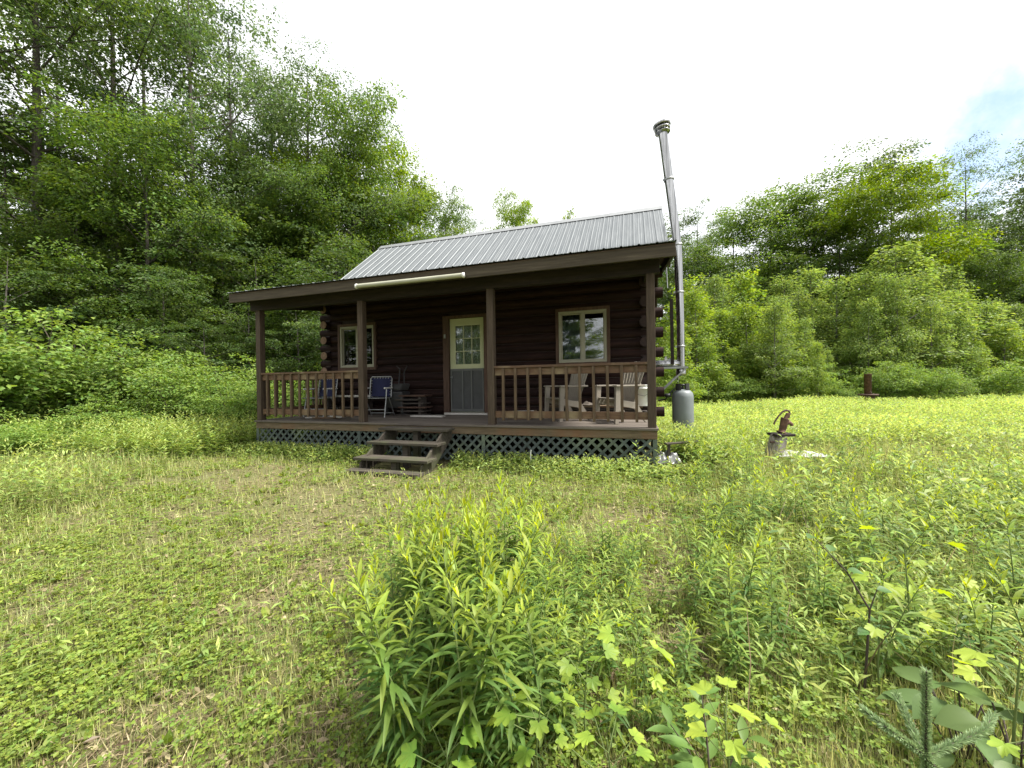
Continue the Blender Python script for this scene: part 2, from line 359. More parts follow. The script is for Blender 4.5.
so.rotation_euler = sdir.to_track_quat('Z', 'Y').to_euler(); so.location = (0, -10, 30)
scene.view_settings.view_transform = 'Standard'; scene.view_settings.look = 'None'
scene.view_settings.exposure = 1.6; scene.view_settings.gamma = 1
cy = scene.cycles
cy.max_bounces = 6; cy.diffuse_bounces = 3; cy.glossy_bounces = 3; cy.transmission_bounces = 4; cy.transparent_max_bounces = 8
cy.caustics_reflective = False; cy.caustics_refractive = False

# ------------------------------------------------------------------ ground
def build_ground():
    xs = np.concatenate([np.linspace(-700, -45, 12), np.linspace(-40, 40, 161), np.linspace(45, 700, 12)])
    X, Y = np.meshgrid(xs, xs + 0)
    near = np.exp(-((X / 45) ** 2 + ((Y - 8) / 45) ** 2))
    cab = np.clip(np.maximum(np.maximum(-7.6 - X, X - .6), np.maximum(5.4 - Y, Y - 12.8)) / 1.5, 0, 1)
    Z = (fbm(X * .35, Y * .35) - .5) * .10 * near * cab - .004
    n = len(xs); V = np.stack([X, Y, Z], -1).reshape(-1, 3)
    i = np.arange(n - 1)[:, None] * n + np.arange(n - 1)[None]
    Q = np.stack([i, i + 1, i + n + 1, i + n], -1).reshape(-1, 4)
    o = np_mesh('ground', V, Q, MT['ground'], smooth=True); o['kind'] = 'structure'
build_ground()

# ------------------------------------------------------------------ the cabin
XL, Y0, WD = -7.248, 5.796, 7.533
XR = XL + WD; WY = Y0 + 1.81
ZD = CH - .670; ZF = CH - .83; ZE = CH + 1.818; ZB = CH + 1.52
YR, ZR = 10.03, CH + 4.20
YB = 2 * YR - WY; ZW = 3.42
cab = thing('log_cabin', 'small dark red log cabin with ribbed metal roof and covered front porch', 'cabin', ((XL + XR) / 2, 9.0, 0))
OFF = tuple(cab.location)
def part(mb, name, mat, bevel=0, parent=None): return mb.build(name, MT[mat], parent or cab, OFF, bevel)

# log walls -------------------------------------------------------
DX0, DX1 = XL + 3.396, XL + 4.21
DZ0, DZ1 = ZD + .05, ZD + 2.08
wins = [(-6.76, -5.80, CH + .42, CH + 1.40), (-1.44, -.51, CH + .38, CH + 1.39)]
LH = .185; NL = 15; LR = .098
def log(mb, x0, x1, yc, zc, r=LR, along='x', end=False, n=12):
    rr = random.uniform(.96, 1.03) * r
    seg = max(1, int(abs(x1 - x0) / .8)); pts = []
    for i in range(seg + 1):
        t = x0 + (x1 - x0) * i / seg; j = random.uniform(-.004, .004)
        pts.append((t, yc + j, zc) if along == 'x' else (yc + j, t, zc))
    mb.tube(pts, [rr * random.uniform(.98, 1.02) for _ in pts], n)
front = MB()
for i in range(NL):
    zc = ZD - .0 + LH * (i + .5)
    ext = .22 if i % 2 == 0 else -.0
    holes = []
    if zc + LH * .3 > DZ0 - .1 and zc - LH * .3 < DZ1 + .06: holes.append((DX0 - .02, DX1 + .02))
    for x0, x1, z0, z1 in wins:
        if zc + LH * .35 > z0 and zc - LH * .35 < z1: holes.append((x0 + .01, x1 - .01))
    holes.sort(); x = XL - ext + .09
    for a, b in holes + [(XR + ext - .0, None)]:
        log(front, x, a, WY + .10, zc); x = b
# side logs alternate
side_l = MB(); side_r = MB(); back = MB(); end_z = []
for i in range(NL):
    zc = ZD + LH * (i + .5) + 0
    ext = .2 if i % 2 == 1 else 0.0
    log(side_l, WY + (.02 if not ext else -.12), YB + ext, XL + .10, zc, along='y')
    log(side_r, WY + (.02 if not ext else -.12), YB + ext, XR - .10, zc, along='y')
    log(back, XL, XR, YB - .10, zc)
    if ext: end_z.append(zc)
# solid core behind the rounded logs (keeps the chinks shut)
core = MB()
def slabs(x0, x1, z0, z1): core.box(x0, x1, WY + .06, WY + .14, z0, z1)
slabs(XL + .1, wins[0][0], ZD, ZW); slabs(wins[0][1], DX0, ZD, ZW); slabs(DX1, wins[1][0], ZD, ZW); slabs(wins[1][1], XR - .1, ZD, ZW)
for x0, x1, z0, z1 in wins: slabs(x0, x1, ZD, z0); slabs(x0, x1, z1, ZW)
slabs(DX0, DX1, DZ1, ZW); slabs(DX0, DX1, ZD - .1, DZ0 - .02)
wl = part(front, 'front_wall', 'log'); part(core, 'wall_core', 'dark', parent=wl)
wsl = part(side_l, 'side_wall', 'log_side')
for zc in end_z: part(MB().tube([(XL + .10, WY - .126, zc), (XL + .10, WY - .118, zc)], LR * .93, 12), 'log_end', 'logend', parent=wsl)
wsr = part(side_r, 'side_wall', 'log_side'); wb = part(back, 'back_wall', 'log')
for xx, p in ((XL + .10, wsl), (XR - .10, wsr)):
    part(MB().box(xx - .04, xx + .04, WY + .1, YB - .1, .0, ZW), 'wall_core', 'dark', parent=p)
part(MB().box(XL + .1, XR - .1, YB - .14, YB - .06, 0, ZW), 'wall_core', 'dark', parent=wb)
part(MB().box(XL + .16, XR - .16, WY + .2, YB - .16, ZD - .12, ZD - .03), 'floor', 'darkboard')
part(MB().box(XL + .16, XR - .16, WY + .2, YB - .16, ZW - .1, ZW - .06), 'ceiling', 'soffit')
for xx in (XL + .06, XR - .14):
    g = MB().prism([(xx, WY + .02, ZW - .03), (xx, YB - .02, ZW - .03), (xx, YR, ZR - .14)], (0, 0, 0), (.08, 0, 0)); part(g, 'gable', 'dark')

# windows -----------------------------------------------------------
def window(x0, x1, z0, z1, curtain):
    y = WY - .015; f = MB(); t = .045
    f.box(x0, x0 + t, y, y + .12, z0, z1); f.box(x1 - t, x1, y, y + .12, z0, z1)
    f.box(x0 + t, x1 - t, y, y + .12, z1 - t, z1); f.box(x0 + t, x1 - t, y, y + .12, z0, z0 + t)
    xm = (x0 + x1) / 2; f.box(xm - .03, xm + .03, y + .01, y + .11, z0 + t, z1 - t)
    fr = part(f, 'window', 'vinyl', .004)
    for a, b, yy in ((x0 + t, xm - .03, y + .05), (xm + .03, x1 - t, y + .03)):
        s = MB(); q = .022
        s.box(a, a + q, yy, yy + .03, z0 + t, z1 - t); s.box(b - q, b, yy, yy + .03, z0 + t, z1 - t)
        s.box(a + q, b - q, yy, yy + .03, z0 + t, z0 + t + q); s.box(a + q, b - q, yy, yy + .03, z1 - t - q, z1 - t)
        part(s, 'sash', 'vinyl', parent=fr)
        part(MB().box(a + q, b - q, yy + .012, yy + .018, z0 + t + q, z1 - t - q), 'pane', 'glass', parent=fr)
    if curtain:
        c = MB(); nx = 40; vs = []; a, b = x0 + .05, xm - .02
        for i in range(nx + 1):
            xx = a + (b - a) * i / nx; yy = WY + .24 + .02 * math.sin(i * .9)
            vs += [(xx, yy, z0 + .04), (xx, yy, z1 - .04)]
        c.add(vs, [(2 * i, 2 * i + 2, 2 * i + 3, 2 * i + 1) for i in range(nx)], True); part(c, 'curtain', 'curtain', parent=fr)
    tr = MB(); q = .06
    tr.box(x0 - q, x0 - .002, y - .01, y + .1, z0 - q, z1 + q); tr.box(x1 + .002, x1 + q, y - .01, y + .1, z0 - q, z1 + q)
    tr.box(x0 - .002, x1 + .002, y - .01, y + .1, z1 + .002, z1 + q); tr.box(x0 - .002, x1 + .002, y - .01, y + .1, z0 - q, z0 - .002)
    part(tr, 'window_trim', 'trim', parent=fr)
window(*wins[0], False); window(*wins[1], True)

# door ---------------------------------------------------------------
y = WY - .01
d = MB(); zm = DZ0 + .94
d.box(DX0, DX1, y + .04, y + .08, DZ0, zm)                                # lower leaf
d.box(DX0, DX0 + .13, y + .04, y + .08, zm, DZ1); d.box(DX1 - .11, DX1, y + .04, y + .08, zm, DZ1)
d.box(DX0 + .13, DX1 - .11, y + .04, y + .08, zm, zm + .10); d.box(DX0 + .13, DX1 - .11, y + .04, y + .08, DZ1 - .16, DZ1)
door = part(d, 'door', 'doorpaint', .004)
ga, gb, gz0, gz1 = DX0 + .13, DX1 - .11, zm + .10, DZ1 - .16
part(MB().box(ga, gb, y + .06, y + .065, gz0, gz1), 'pane', 'glass', parent=door)
mu = MB()
for k in (1, 2):
    x = ga + (gb - ga) * k / 3; mu.box(x - .008, x + .008, y + .045, y + .058, gz0, gz1)
for k in (1, 2):
    z = gz0 + (gz1 - gz0) * k / 3; mu.box(ga, gb, y + .047, y + .056, z - .008, z + .008)
part(mu, 'muntin', 'doorpaint', parent=door)
c = MB(); vs = []; nx = 36
for i in range(nx + 1):
    xx = ga + (gb - ga) * i / nx; vs += [(xx, y + .10 + .012 * math.sin(i * 1.1), gz0 - .02), (xx, y + .10 + .012 * math.sin(i * 1.1), gz1 - .0)]
c.add(vs, [(2 * i, 2 * i + 2, 2 * i + 3, 2 * i + 1) for i in range(nx)], True); part(c, 'curtain', 'lace', parent=door)
sc = MB(); sc.box(DX0 + .012, DX1 - .012, y + .02, y + .036, DZ0 + .01, zm - .01); spn = part(sc, 'screen_panel', 'screen', parent=door)
sf = MB()
for x in (DX0 + .02, DX0 + .29, DX0 + .50, DX1 - .05): sf.box(x, x + .03, y + .0, y + .018, DZ0 + .02, zm)
sf.box(DX0 + .05, DX1 - .05, y + .002, y + .018, DZ0 + .02, DZ0 + .07); sf.box(DX0 + .05, DX1 - .05, y + .002, y + .018, zm - .05, zm)
part(sf, 'screen_frame', 'screenframe', parent=door)
part(MB().lathe([(0, 0), (.028, .0), (.03, .03), (0, .045)], 12, (DX0 + .04, y + .036, zm - .18), (0, -1, 0)), 'door_knob', 'galv', parent=door)
tr = MB(); tr.box(DX0 - .14, DX0 - .003, y - .035, y + .08, ZD + .01, DZ1 + .06); tr.box(DX1 + .003, DX1 + .10, y - .035, y + .08, ZD + .01, DZ1 + .06)
tr.box(DX0 - .003, DX1 + .003, y - .035, y + .08, DZ1 + .005, DZ1 + .06); part(tr, 'door_trim', 'trim', .004, parent=door)
part(MB().box(DX0 - .1, DX1 + .08, y - .09, y + .1, ZD + .004, ZD + .045), 'threshold', 'paleboard', parent=door)
dl = MB().box(DX0 - .10, DX0 - .06, y - .06, y - .036, DZ1 - .42, DZ1 - .34); part(dl, 'door_bell', 'galv', parent=door)

# porch deck ----------------------------------------------------------
dk = MB(); nb = 13; bw = (WY - Y0 + .03) / nb
for i in range(nb):
    a = Y0 - .03 + i * bw; cuts = [XL - .02, XL + WD * random.uniform(.3, .7), XR + .02]
    for k in range(2): dk.box(cuts[k] + .002, cuts[k + 1] - .002, a + .003, a + bw - .003, ZD - .036, ZD - random.uniform(0, .003))
part(dk, 'deck', 'deck', .003)
rim = MB(); rim.box(XL, XR, Y0, Y0 + .038, ZF, ZD - .038); rim.box(XL, XL + .038, Y0 + .04, WY, ZF, ZD - .038); rim.box(XR - .038, XR, Y0 + .04, WY, ZF, ZD - .038)
for k in range(1, 12): x = XL + WD * k / 12; rim.box(x - .019, x + .019, Y0 + .04, WY, ZF, ZD - .038)
part(rim, 'rim_board', 'rim', .003)
for k in range(5):
    for yy in (Y0 + .35, WY - .1): x = XL + .25 + (WD - .5) * k / 4; part(MB().box(x - .07, x + .07, yy - .07, yy + .07, -.05, ZF), 'foundation_post', 'dark')

# lattice ---------------------------------------------------------------
def lattice(P0, P1, z0, z1, th=.008):
    """two crossed layers of slats between two ground points"""
    P0 = Vector((P0[0], P0[1], 0)); P1 = Vector((P1[0], P1[1], 0)); T = (P1 - P0).normalized(); Ln = (P1 - P0).length
    Nn = Vector((-T.y, T.x, 0)); h = z1 - z0; wd = .056; pitch = .154; mb = MB()
    for layer, sg in ((0, 1), (1, -1)):
        k = -h
        while k < Ln + h:
            a0, a1 = (k, k + h) if sg > 0 else (k + h, k)
            t0, t1 = 0, 1
            for lo in (0,):
                if a0 < 0: t0 = max(t0, -a0 / (a1 - a0)) if a1 > a0 else t0
                if a1 < 0: t1 = min(t1, (0 - a0) / (a1 - a0))
                if a0 > Ln - wd: t0 = max(t0, (Ln - wd - a0) / (a1 - a0)) if a1 < a0 else 2
                if a1 > Ln - wd: t1 = min(t1, (Ln - wd - a0) / (a1 - a0)) if a1 > a0 else -1
            if t1 - t0 > .02 and t0 <= 1 and t1 >= 0:
                s0 = a0 + (a1 - a0) * t0; s1 = a0 + (a1 - a0) * t1
                o = Nn * (layer * (th + .0005))
                b0 = P0 + T * s0 + o; b1 = P0 + T * s1 + o
                poly = [b0 + Vector((0, 0, z0 + h * t0)), b0 + T * wd + Vector((0, 0, z0 + h * t0)), b1 + T * wd + Vector((0, 0, z0 + h * t1)), b1 + Vector((0, 0, z0 + h * t1))]
                mb.prism(poly, (0, 0, 0), Nn * th)
            k += pitch
    return mb
lt = lattice((XL + .03, Y0 + .016), (XR - .03, Y0 + .016), .03, ZF - .003)
ls = part(lt, 'lattice_skirt', 'lattice')
for x in (XL + .0, XL + 2.44, XL + 4.86, XR - .06): part(MB().box(x, x + .06, Y0 + .002, Y0 + .014, .02, ZF - .004), 'lattice_batten', 'lattice', parent=ls)
part(lattice((XL + .016, WY - .05), (XL + .016, Y0 + .06), .03, ZF - .003), 'lattice_skirt', 'lattice')
part(lattice((XR - .016, Y0 + .06), (XR - .016, WY - .05), .03, ZF - .003), 'lattice_skirt', 'lattice')

# posts and railings -------------------------------------------------------
PW = .115
posts = [XL + .065, XL + 2.52, XL + 5.03, XR - .065]
for x in posts:
    part(MB().box(x - PW / 2, x + PW / 2, Y0 + .012, Y0 + .012 + PW, ZD - .002, ZB + .003), 'porch_post', 'post', .006)
ZT = ZD + .942
def railing(a, b, n):
    """a, b: ends at deck level; balusters on the outer face"""
    a = Vector((*a, 0)); b = Vector((*b, 0)); t = (b - a).normalized(); out = Vector((t.y, -t.x, 0)); e = lambda p, z: (p.x, p.y, z)
    r = MB(); r.bar(e(a, ZT - .019), e(b, ZT - .019), .10, .038)
    r.bar(e(a, ZT - .095), e(b, ZT - .095), .038, .11); r.bar(e(a, ZD + .165), e(b, ZD + .165), .038, .11)
    ro = part(r, 'railing', 'rail', .004)
    for k in range(n):
        p = a + (b - a) * ((k + .75) / (n + .5)) + out * .0385
        j = random.uniform(-.006, .006); z0 = ZD + .075 + random.uniform(-.01, .01)
        part(MB().bar((p.x + j, p.y, z0), (p.x, p.y, ZT - .042), .04, .037, (0, 1, 0)), 'baluster', 'bal', .003, parent=ro)
yr = Y0 + .012 + PW / 2
railing((posts[0] + PW / 2, yr), (posts[1] - PW / 2, yr), 11)
railing((posts[2] + PW / 2, yr), (posts[3] - PW / 2, yr), 11)
railing((XL + .065, WY - .05), (XL + .065, Y0 + .012 + PW), 8)

# porch roof and main roof ---------------------------------------------------
part(MB().box(XL - .12, XR + .06, Y0 + .005, Y0 + .125, ZB, ZB + .19), 'porch_beam', 'dark', .004)
XA, XB = XL - .247, XR + .25
YE = Y0 - .34; s1 = (ZW + .05 - ZE) / (WY - YE)       # porch pitch
pz = lambda yy: ZE + s1 * (yy - YE)
for x in (XL + .02, XR - .12): part(MB().bar((x + .05, Y0 + .13, ZB + .12), (x + .05, WY, pz(WY) - .28), .09, .14), 'side_beam', 'dark')
part(MB().box(XA + .01, XB - .01, YE + .01, YE + .05, ZE - .19, ZE - .028), 'fascia', 'fascia', .003)
for k in range(14):
    x = XL + .04 + (WD - .08) * k / 13; part(MB().bar((x, YE + .055, pz(YE + .05) - .105), (x, WY + .1, pz(WY + .1) - .105), .04, .13), 'rafter', 'dark')
for x in (XA + .03, XB - .03): part(MB().bar((x, YE + .055, pz(YE + .05) - .1), (x, WY + .1, pz(WY + .1) - .1), .04, .14), 'rafter', 'dark')
part(MB().prism([(XA + .01, YE + .012, pz(YE) - .04), (XA + .01, WY + .2, pz(WY + .2) - .04), (XA + .01, WY + .2, pz(WY + .2) - .015), (XA + .01, YE + .012, pz(YE) - .015)], (0, 0, 0), (XB - XA - .02, 0, 0)), 'porch_sheathing', 'soffit')
def ribbed(xa, xb, ya, za, yb, zb, th=.004, pitch=.2286):
    """ribbed sheet metal from eave (ya,za) to ridge (yb,zb)"""
    t = Vector((0, yb - ya, zb - za)).normalized(); n = Vector((0, -t.z, t.y)); 
    if n.z < 0: n = -n
    prof = []; x = xa
    while x < xb:
        for dx, hh in ((0, 0), (.012, .012), (.028, .012), (.040, 0), (.110, 0), (.116, .004), (.126, .004), (.132, 0), (.16, 0), (.166, .004), (.176, .004), (.182, 0)):
            if x + dx < xb: prof.append((x + dx, hh))
        x += pitch
    prof.append((xb, 0)); vs = []; fs = []; m = len(prof)
    for (yy, zz) in ((ya, za), (yb, zb)):
        for lay in (0, 1):
            for px_, hh in prof: vs.append(Vector((px_, yy, zz)) + n * (hh - lay * th))
    for i in range(m - 1):
        fs.append((i, i + 1, 2 * m + i + 1, 2 * m + i)); fs.append((m + i + 1, m + i, 3 * m + i, 3 * m + i + 1))
        fs.append((m + i, m + i + 1, i + 1, i)); fs.append((2 * m + i, 2 * m + i + 1, 3 * m + i + 1, 3 * m + i))
    fs += [(0, 2 * m, 3 * m, m), (m - 1, 2 * m - 1, 4 * m - 1, 3 * m - 1)]
    return MB().add(vs, fs)
part(ribbed(XA, XB, YE - .03, pz(YE - .03) + .002, WY + .25, pz(WY + .25) + .002), 'porch_roof', 'roof')
MA, MBX = -7.33, .66
s2 = (ZR - (ZW + .10)) / (YR - WY); ylow = WY - .02; zlow = ZR - s2 * (YR - ylow)
mrf = part(ribbed(MA, MBX, ylow, zlow, YR, ZR), 'roof', 'roof')
yb2 = YB + .35; zb2 = ZR - s2 * (yb2 - YR)
part(ribbed(MA, MBX, yb2, zb2, YR, ZR), 'roof', 'roof')
part(MB().prism([(MA - .01, YR - .16, ZR - s2 * .16 + .026), (MA - .01, YR, ZR + .034), (MA - .01, YR + .16, ZR - s2 * .16 + .026), (MA - .01, YR, ZR + .022)], (0, 0, 0), (MBX - MA + .02, 0, 0)), 'ridge_cap', 'galv', parent=mrf)
sh = MB()
for (ya, za, yy) in ((ylow, zlow, YR), (yb2, zb2, YR)):
    sh.prism([(MA + .02, ya, za - .03), (MA + .02, YR, ZR - .03), (MA + .02, YR, ZR - .012), (MA + .02, ya, za - .012)], (0, 0, 0), (MBX - MA - .04, 0, 0))
part(sh, 'roof_sheathing', 'soffit', parent=mrf)
for x in (MA + .015, MBX - .035):
    for (ya, za) in ((ylow, zlow), (yb2, zb2)): part(MB().bar((x, ya, za - .09), (x, YR, ZR - .09), .025, .12), 'rake_board', 'fascia', parent=mrf)

# hanging tube on the eave
o = MB(); a = (-4.44, YE - .045, CH + 1.668); b = (-2.50, YE - .045, CH + 1.66)
o.tube([a, (-3.4, YE - .045, CH + 1.662), b], .036, 12)
tb = thing('hanging_tube', 'long cream tube hung along the porch eave above the steps', 'tube', (-3.47, YE - .045, CH + 1.66))
o.build('tube', MT['cream'], tb, tuple(tb.location))
e2 = MB()
for p, s in ((a, -1), (b, 1)): e2.lathe([(.0, 0), (.041, 0), (.041, .03), (.0, .031)], 12, (p[0] - (.0 if s > 0 else .03), p[1], p[2]), (1, 0, 0))
e2.build('end_cap', MT['white'], tb, tuple(tb.location))

# chimney -------------------------------------------------------------------
CB = np.array([.86, 8.30, 0.0])
def cpt(z):
    x = .865 if z < 2.4 else (.865 - (z - 2.4) * .02 if z < 3.9 else .835 - (z - 3.9) * .11)
    return (x, 8.30 - max(0, z - 2.4) * .02, z)
ch = MB(); ch.tube([cpt(z) for z in (1.565, 1.8, 2.4, 3.2, 3.85, 3.95, 5.2, 6.22)], [.07, .07, .072, .075, .077, .078, .082, .086], 24)
chim = part(ch, 'chimney', 'steel')
for z in (1.95, 3.02, 3.95, 5.25):
    p = Vector(cpt(z)); ax = Vector(cpt(z + .1)) - p; r = .070 + .019 * max(0, (z - 1.8)) / 4.4
    part(MB().lathe([(r, 0), (r + .012, .003), (r + .012, .035), (r, .038)], 24, p, ax), 'pipe_band', 'galv', parent=chim)
    part(MB().box(p.x - r - .035, p.x - r - .005, p.y - .05, p.y - .02, z, z + .035), 'band_clamp', 'galv', parent=chim)
p = Vector(cpt(6.2)); ax = (Vector(cpt(6.3)) - p).normalized()
cp = MB(); cp.lathe([(.082, -.02), (.14, .0), (.145, .012), (.082, .03)], 24, p, ax)
cp.lathe([(.11, .05), (.145, .055), (.15, .075), (.15, .1), (.11, .1)], 24, p, ax)
cp.lathe([(.155, .125), (.165, .13), (.165, .17), (.12, .195), (.0, .205)], 24, p, ax); cp.lathe([(.0, .12), (.155, .125)], 24, p, ax)
u_ = ax.orthogonal().normalized(); v_ = ax.cross(u_)
for k in range(6):
    q = p + (u_ * math.cos(k * PI / 3) + v_ * math.sin(k * PI / 3)) * .13; cp.bar(q + ax * .01, q + ax * .16, .012, .012)
part(cp, 'rain_cap', 'steel', parent=chim)
part(MB().lathe([(.0, 0), (.088, 0), (.092, .04), (.092, .12), (.085, .14)], 20, (cpt(1.2)[0], 8.30, 1.385)).tube([(.83, 8.3, 1.62), (.30, 8.3, 1.62)], .085, 16), 'chimney_tee', 'steel', parent=chim)
br = MB(); br.box(.26, .98, 8.17, 8.21, 1.53, 1.57); br.box(.26, .98, 8.40, 8.44, 1.53, 1.57); br.box(.74, .98, 8.215, 8.395, 1.54, 1.56)
for yy in (8.19, 8.42): br.bar((.93, yy, 1.52), (.36, yy, .96), .03, .03)
part(br, 'wall_bracket', 'galv', parent=chim)
part(MB().bar((.70, 8.2, 1.62), (.695, 8.2, 2.9), .05, .06), 'brace_board', 'dark', parent=chim)
part(MB().tube([(.62, 8.1, 3.1), (.58, 8.22, 4.4)], .012, 8), 'stay_rod', 'galv', parent=chim)

# ------------------------------------------------------------------ porch steps
st = thing('porch_steps', 'weathered grey wooden steps up to the porch opening', 'steps', (-3.44, 5.2, 0))
so_ = tuple(st.location); SX0, SX1 = -4.06, -2.80
tz = [(5.53, .59), (5.23, .405), (4.93, .215)]
for yy, z in tz:
    t = MB(); t.box(SX0, SX1, yy - .14, yy - .003, z - .04, z); t.box(SX0, SX1, yy + .003, yy + .14, z - .04, z - .002); t.build('tread', MT['step'], st, so_, .005)
MB().box(SX0 - .02, SX1 - .05, 4.62, 4.80, .012, .06).build('tread', MT['step'], st, so_, .005)
for x in (SX0 + .1, SX1 - .12):
    MB().prism([(x, 4.80, .0), (x, 5.08, .0), (x, 5.75, .42), (x, 5.75, .545), (x, 5.45, .548), (x, 4.80, .13)], (0, 0, 0), (.032, 0, 0)).build('stringer', MT['step'], st, so_)
for yy, z in tz: MB().box(-3.46, -3.37, yy - .05, yy + .05, .0, z - .042).build('support', MT['step'], st, so_)

# ------------------------------------------------------------------ chairs
def adirondack(label, loc, rz):
    """plastic slatted armchair, facing local -Y"""
    t = thing('slatted_armchair', label, 'armchair', loc, rz, 'slatted plastic armchairs on the porch'); t.scale = (1.06, .76, 1.08); m = MT['chairplastic']
    b = MB(); n = 7
    for k in range(n):
        u = (k - 3) / 3; x0 = u * .20; x1 = u * .275; top = .92 - .06 * u * u
        a = Vector((x0, .10, .30)); c = Vector((x1, .10 + (top - .30) * .42, top)); b.bar(a, c, .066, .018, (0, -1, .4))
    b.build('backrest', m, t, bevel=.005)
    MB().bar((-.27, .225, .56), (.27, .225, .56), .03, .05).bar((-.22, .13, .34), (.22, .13, .34), .03, .05).build('back_rail', m, t)
    s = MB()
    for k in range(6): yy = -.36 + k * .088; z = .36 - k * .015; s.bar((-.25, yy, z), (.25, yy, z), .075, .018)
    s.build('seat', m, t, bevel=.004)
    for sx in (-1, 1):
        x = sx * .30
        MB().prism([(x - .06, -.42, .0 + .54), (x + .06, -.42, .54), (x + .05, .26, .54), (x - .03, .26, .54)], (0, 0, 0), (0, 0, .025)).build('arm', m, t, bevel=.006)
        MB().prism([(x - .012, -.44, 0), (x - .012, -.36, 0), (x - .012, -.29, .54), (x - .012, -.41, .54)], (0, 0, 0), (.05, 0, 0)).build('leg', m, t, bevel=.005)
        x = sx * .26
        MB().prism([(x - .012, -.38, .27), (x - .012, -.38, .36), (x - .012, .12, .30), (x - .012, .40, .0), (x - .012, .33, .0), (x - .012, .06, .21)], (0, 0, 0), (.03, 0, 0)).build('leg', m, t, bevel=.004)
    return t
ra = math.radians(-55)   # local -Y turned to face left and a little outwards
adirondack('beige slatted plastic armchair nearer the door, under the window', (-1.14, 6.84, ZD), ra)
adirondack('beige slatted plastic armchair beside the white bucket and corner post', (-.22, 6.68, ZD), math.radians(-57))

def folding_chair(label, loc, rz):
    t = thing('folding_lawn_chair', label, 'folding chair', loc, rz, 'blue folding chairs on the porch'); al = MT['alu']
    f = MB(); wdt = .235
    f.tube([(-wdt, .02, .40), (-wdt, .10, .80), (-wdt + .03, .108, .845), (wdt - .03, .108, .845), (wdt, .10, .80), (wdt, .02, .40)], .0125, 8)
    f.build('back_frame', al, t)
    MB().box(-wdt + .03, wdt - .03, -.005, .005, 0, 1).v
    bk = MB(); vs = []; nn = 8
    for i in range(nn + 1):
        z = .42 + (.82 - .42) * i / nn; y = .024 + (.103 - .024) * (z - .42) / .4 + .025 * math.sin(PI * i / nn)
        vs += [(-wdt + .028, y - .006, z), (wdt - .028, y - .006, z), (wdt - .028, y + .006, z), (-wdt + .028, y + .006, z)]
    fs = []
    for i in range(nn):
        for k in range(4): k2 = (k + 1) % 4; fs.append((4 * i + k, 4 * i + k2, 4 * i + 4 + k2, 4 * i + 4 + k))
    bk.add(vs, fs, True).build('backrest', MT['bluefab'], t)
    lc = MB()
    for i in range(6):
        z = .46 + .06 * i; y = .03 + (z - .42) * .2
        for sx in (-1, 1): lc.tube([(sx * (wdt - .04), y - .008, z), (sx * (wdt + .004), y - .012, z + .012)], .006, 6)
    for i in range(6):
        x = -.15 + .06 * i; lc.tube([(x, .098, .80), (x + .01, .106, .848)], .006, 6)
    lc.build('lacing', MT['alu'], t)
    MB().box(-wdt + .02, wdt - .02, -.42, .0, .395, .407).build('seat', MT['bluefab'], t)
    MB().tube([(-wdt, .02, .40), (-wdt, -.42, .40), (wdt, -.42, .40), (wdt, .02, .40)], .0125, 8).build('seat_frame', al, t)
    for sx in (-1, 1):
        MB().tube([(sx * (wdt + .02), -.40, .0), (sx * (wdt + .02), -.30, .40), (sx * (wdt + .02), -.27, .60)], .0125, 8).build('leg', al, t)
        MB().tube([(sx * (wdt + .02), .16, .0), (sx * (wdt + .02), -.15, .40)], .0125, 8).build('leg', al, t)
        MB().tube([(sx * (wdt + .02), -.38, .60), (sx * (wdt + .02), .05, .60)], .016, 8).build('arm', MT['white'], t)
    MB().tube([(-wdt - .02, -.36, .16), (wdt + .02, -.36, .16)], .011, 8).tube([(-wdt - .02, .11, .06), (wdt + .02, .11, .06)], .011, 8).build('crossbar', al, t)
    return t
p1 = at_y(380, 400, 7.0); folding_chair('blue folding chair beside the left door-side post, in the open gap of the railing', (p1[0], 7.0, ZD), math.radians(14))
p2 = at_y(326, 400, 7.05); folding_chair('blue folding chair behind the left railing, partly hidden by balusters', (p2[0], 7.05, ZD), math.radians(4))

# ------------------------------------------------------------------ porch clutter
def at_porch(u, Y): return float(at_y(u, 400, Y)[0])
def boards(name, label, cat, cx, cy, z, ln, wdt, n, mats, jit=.05, th=.03, gap=.012, rz=0):
    t = thing(name, label, cat, (cx, cy, z), rz)
    for k in range(n):
        dx = random.uniform(-jit, jit); dw = random.uniform(-.03, .03); z0 = k * (th + gap)
        MB().box(-ln / 2 + dx, ln / 2 + dx + random.uniform(-jit, jit), -wdt / 2 + dw, wdt / 2 + dw, z0, z0 + th).build('board', MT[mats[k % len(mats)]], t, bevel=.003)
        if gap > .005 and k < n - 1:
            for x in (-ln * .35, ln * .35): MB().box(x - .03, x + .03, -wdt / 2 + .04, wdt / 2 - .04, z0 + th + .0005, z0 + th + gap - .0005).build('spacer', MT['darkboard'], t)
    return t
x = at_porch(414, 7.3); boards('board_stack', 'stack of dark boards by the log wall left of the door', 'board stack', x, 7.28, ZD, .62, .32, 6, ['darkboard', 'darkboard', 'trim'], .05, .032, .05)
x = at_porch(428, 7.1); t = thing('loose_board', 'pale loose board lying on the deck in front of the dark stack', 'board', (x, 6.98, ZD), .03)
MB().box(-.30, .42, -.08, .08, .001, .03).build('board', MT['paleboard'], t, bevel=.003)
x = at_porch(352, 7.35); t = thing('bench', 'long low bench with a pale top behind the blue folding chairs', 'bench', (x, 7.36, ZD))
MB().box(-.75, .62, -.13, .13, .40, .44).build('bench_top', MT['paleboard'], t, bevel=.004)
for sx in (-.6, .45):
    MB().box(sx - .02, sx + .02, -.12, .12, 0, .398).build('leg', MT['darkboard'], t)
MB().box(-.55, .42, -.10, .10, .14, .17).build('shelf', MT['darkboard'], t)
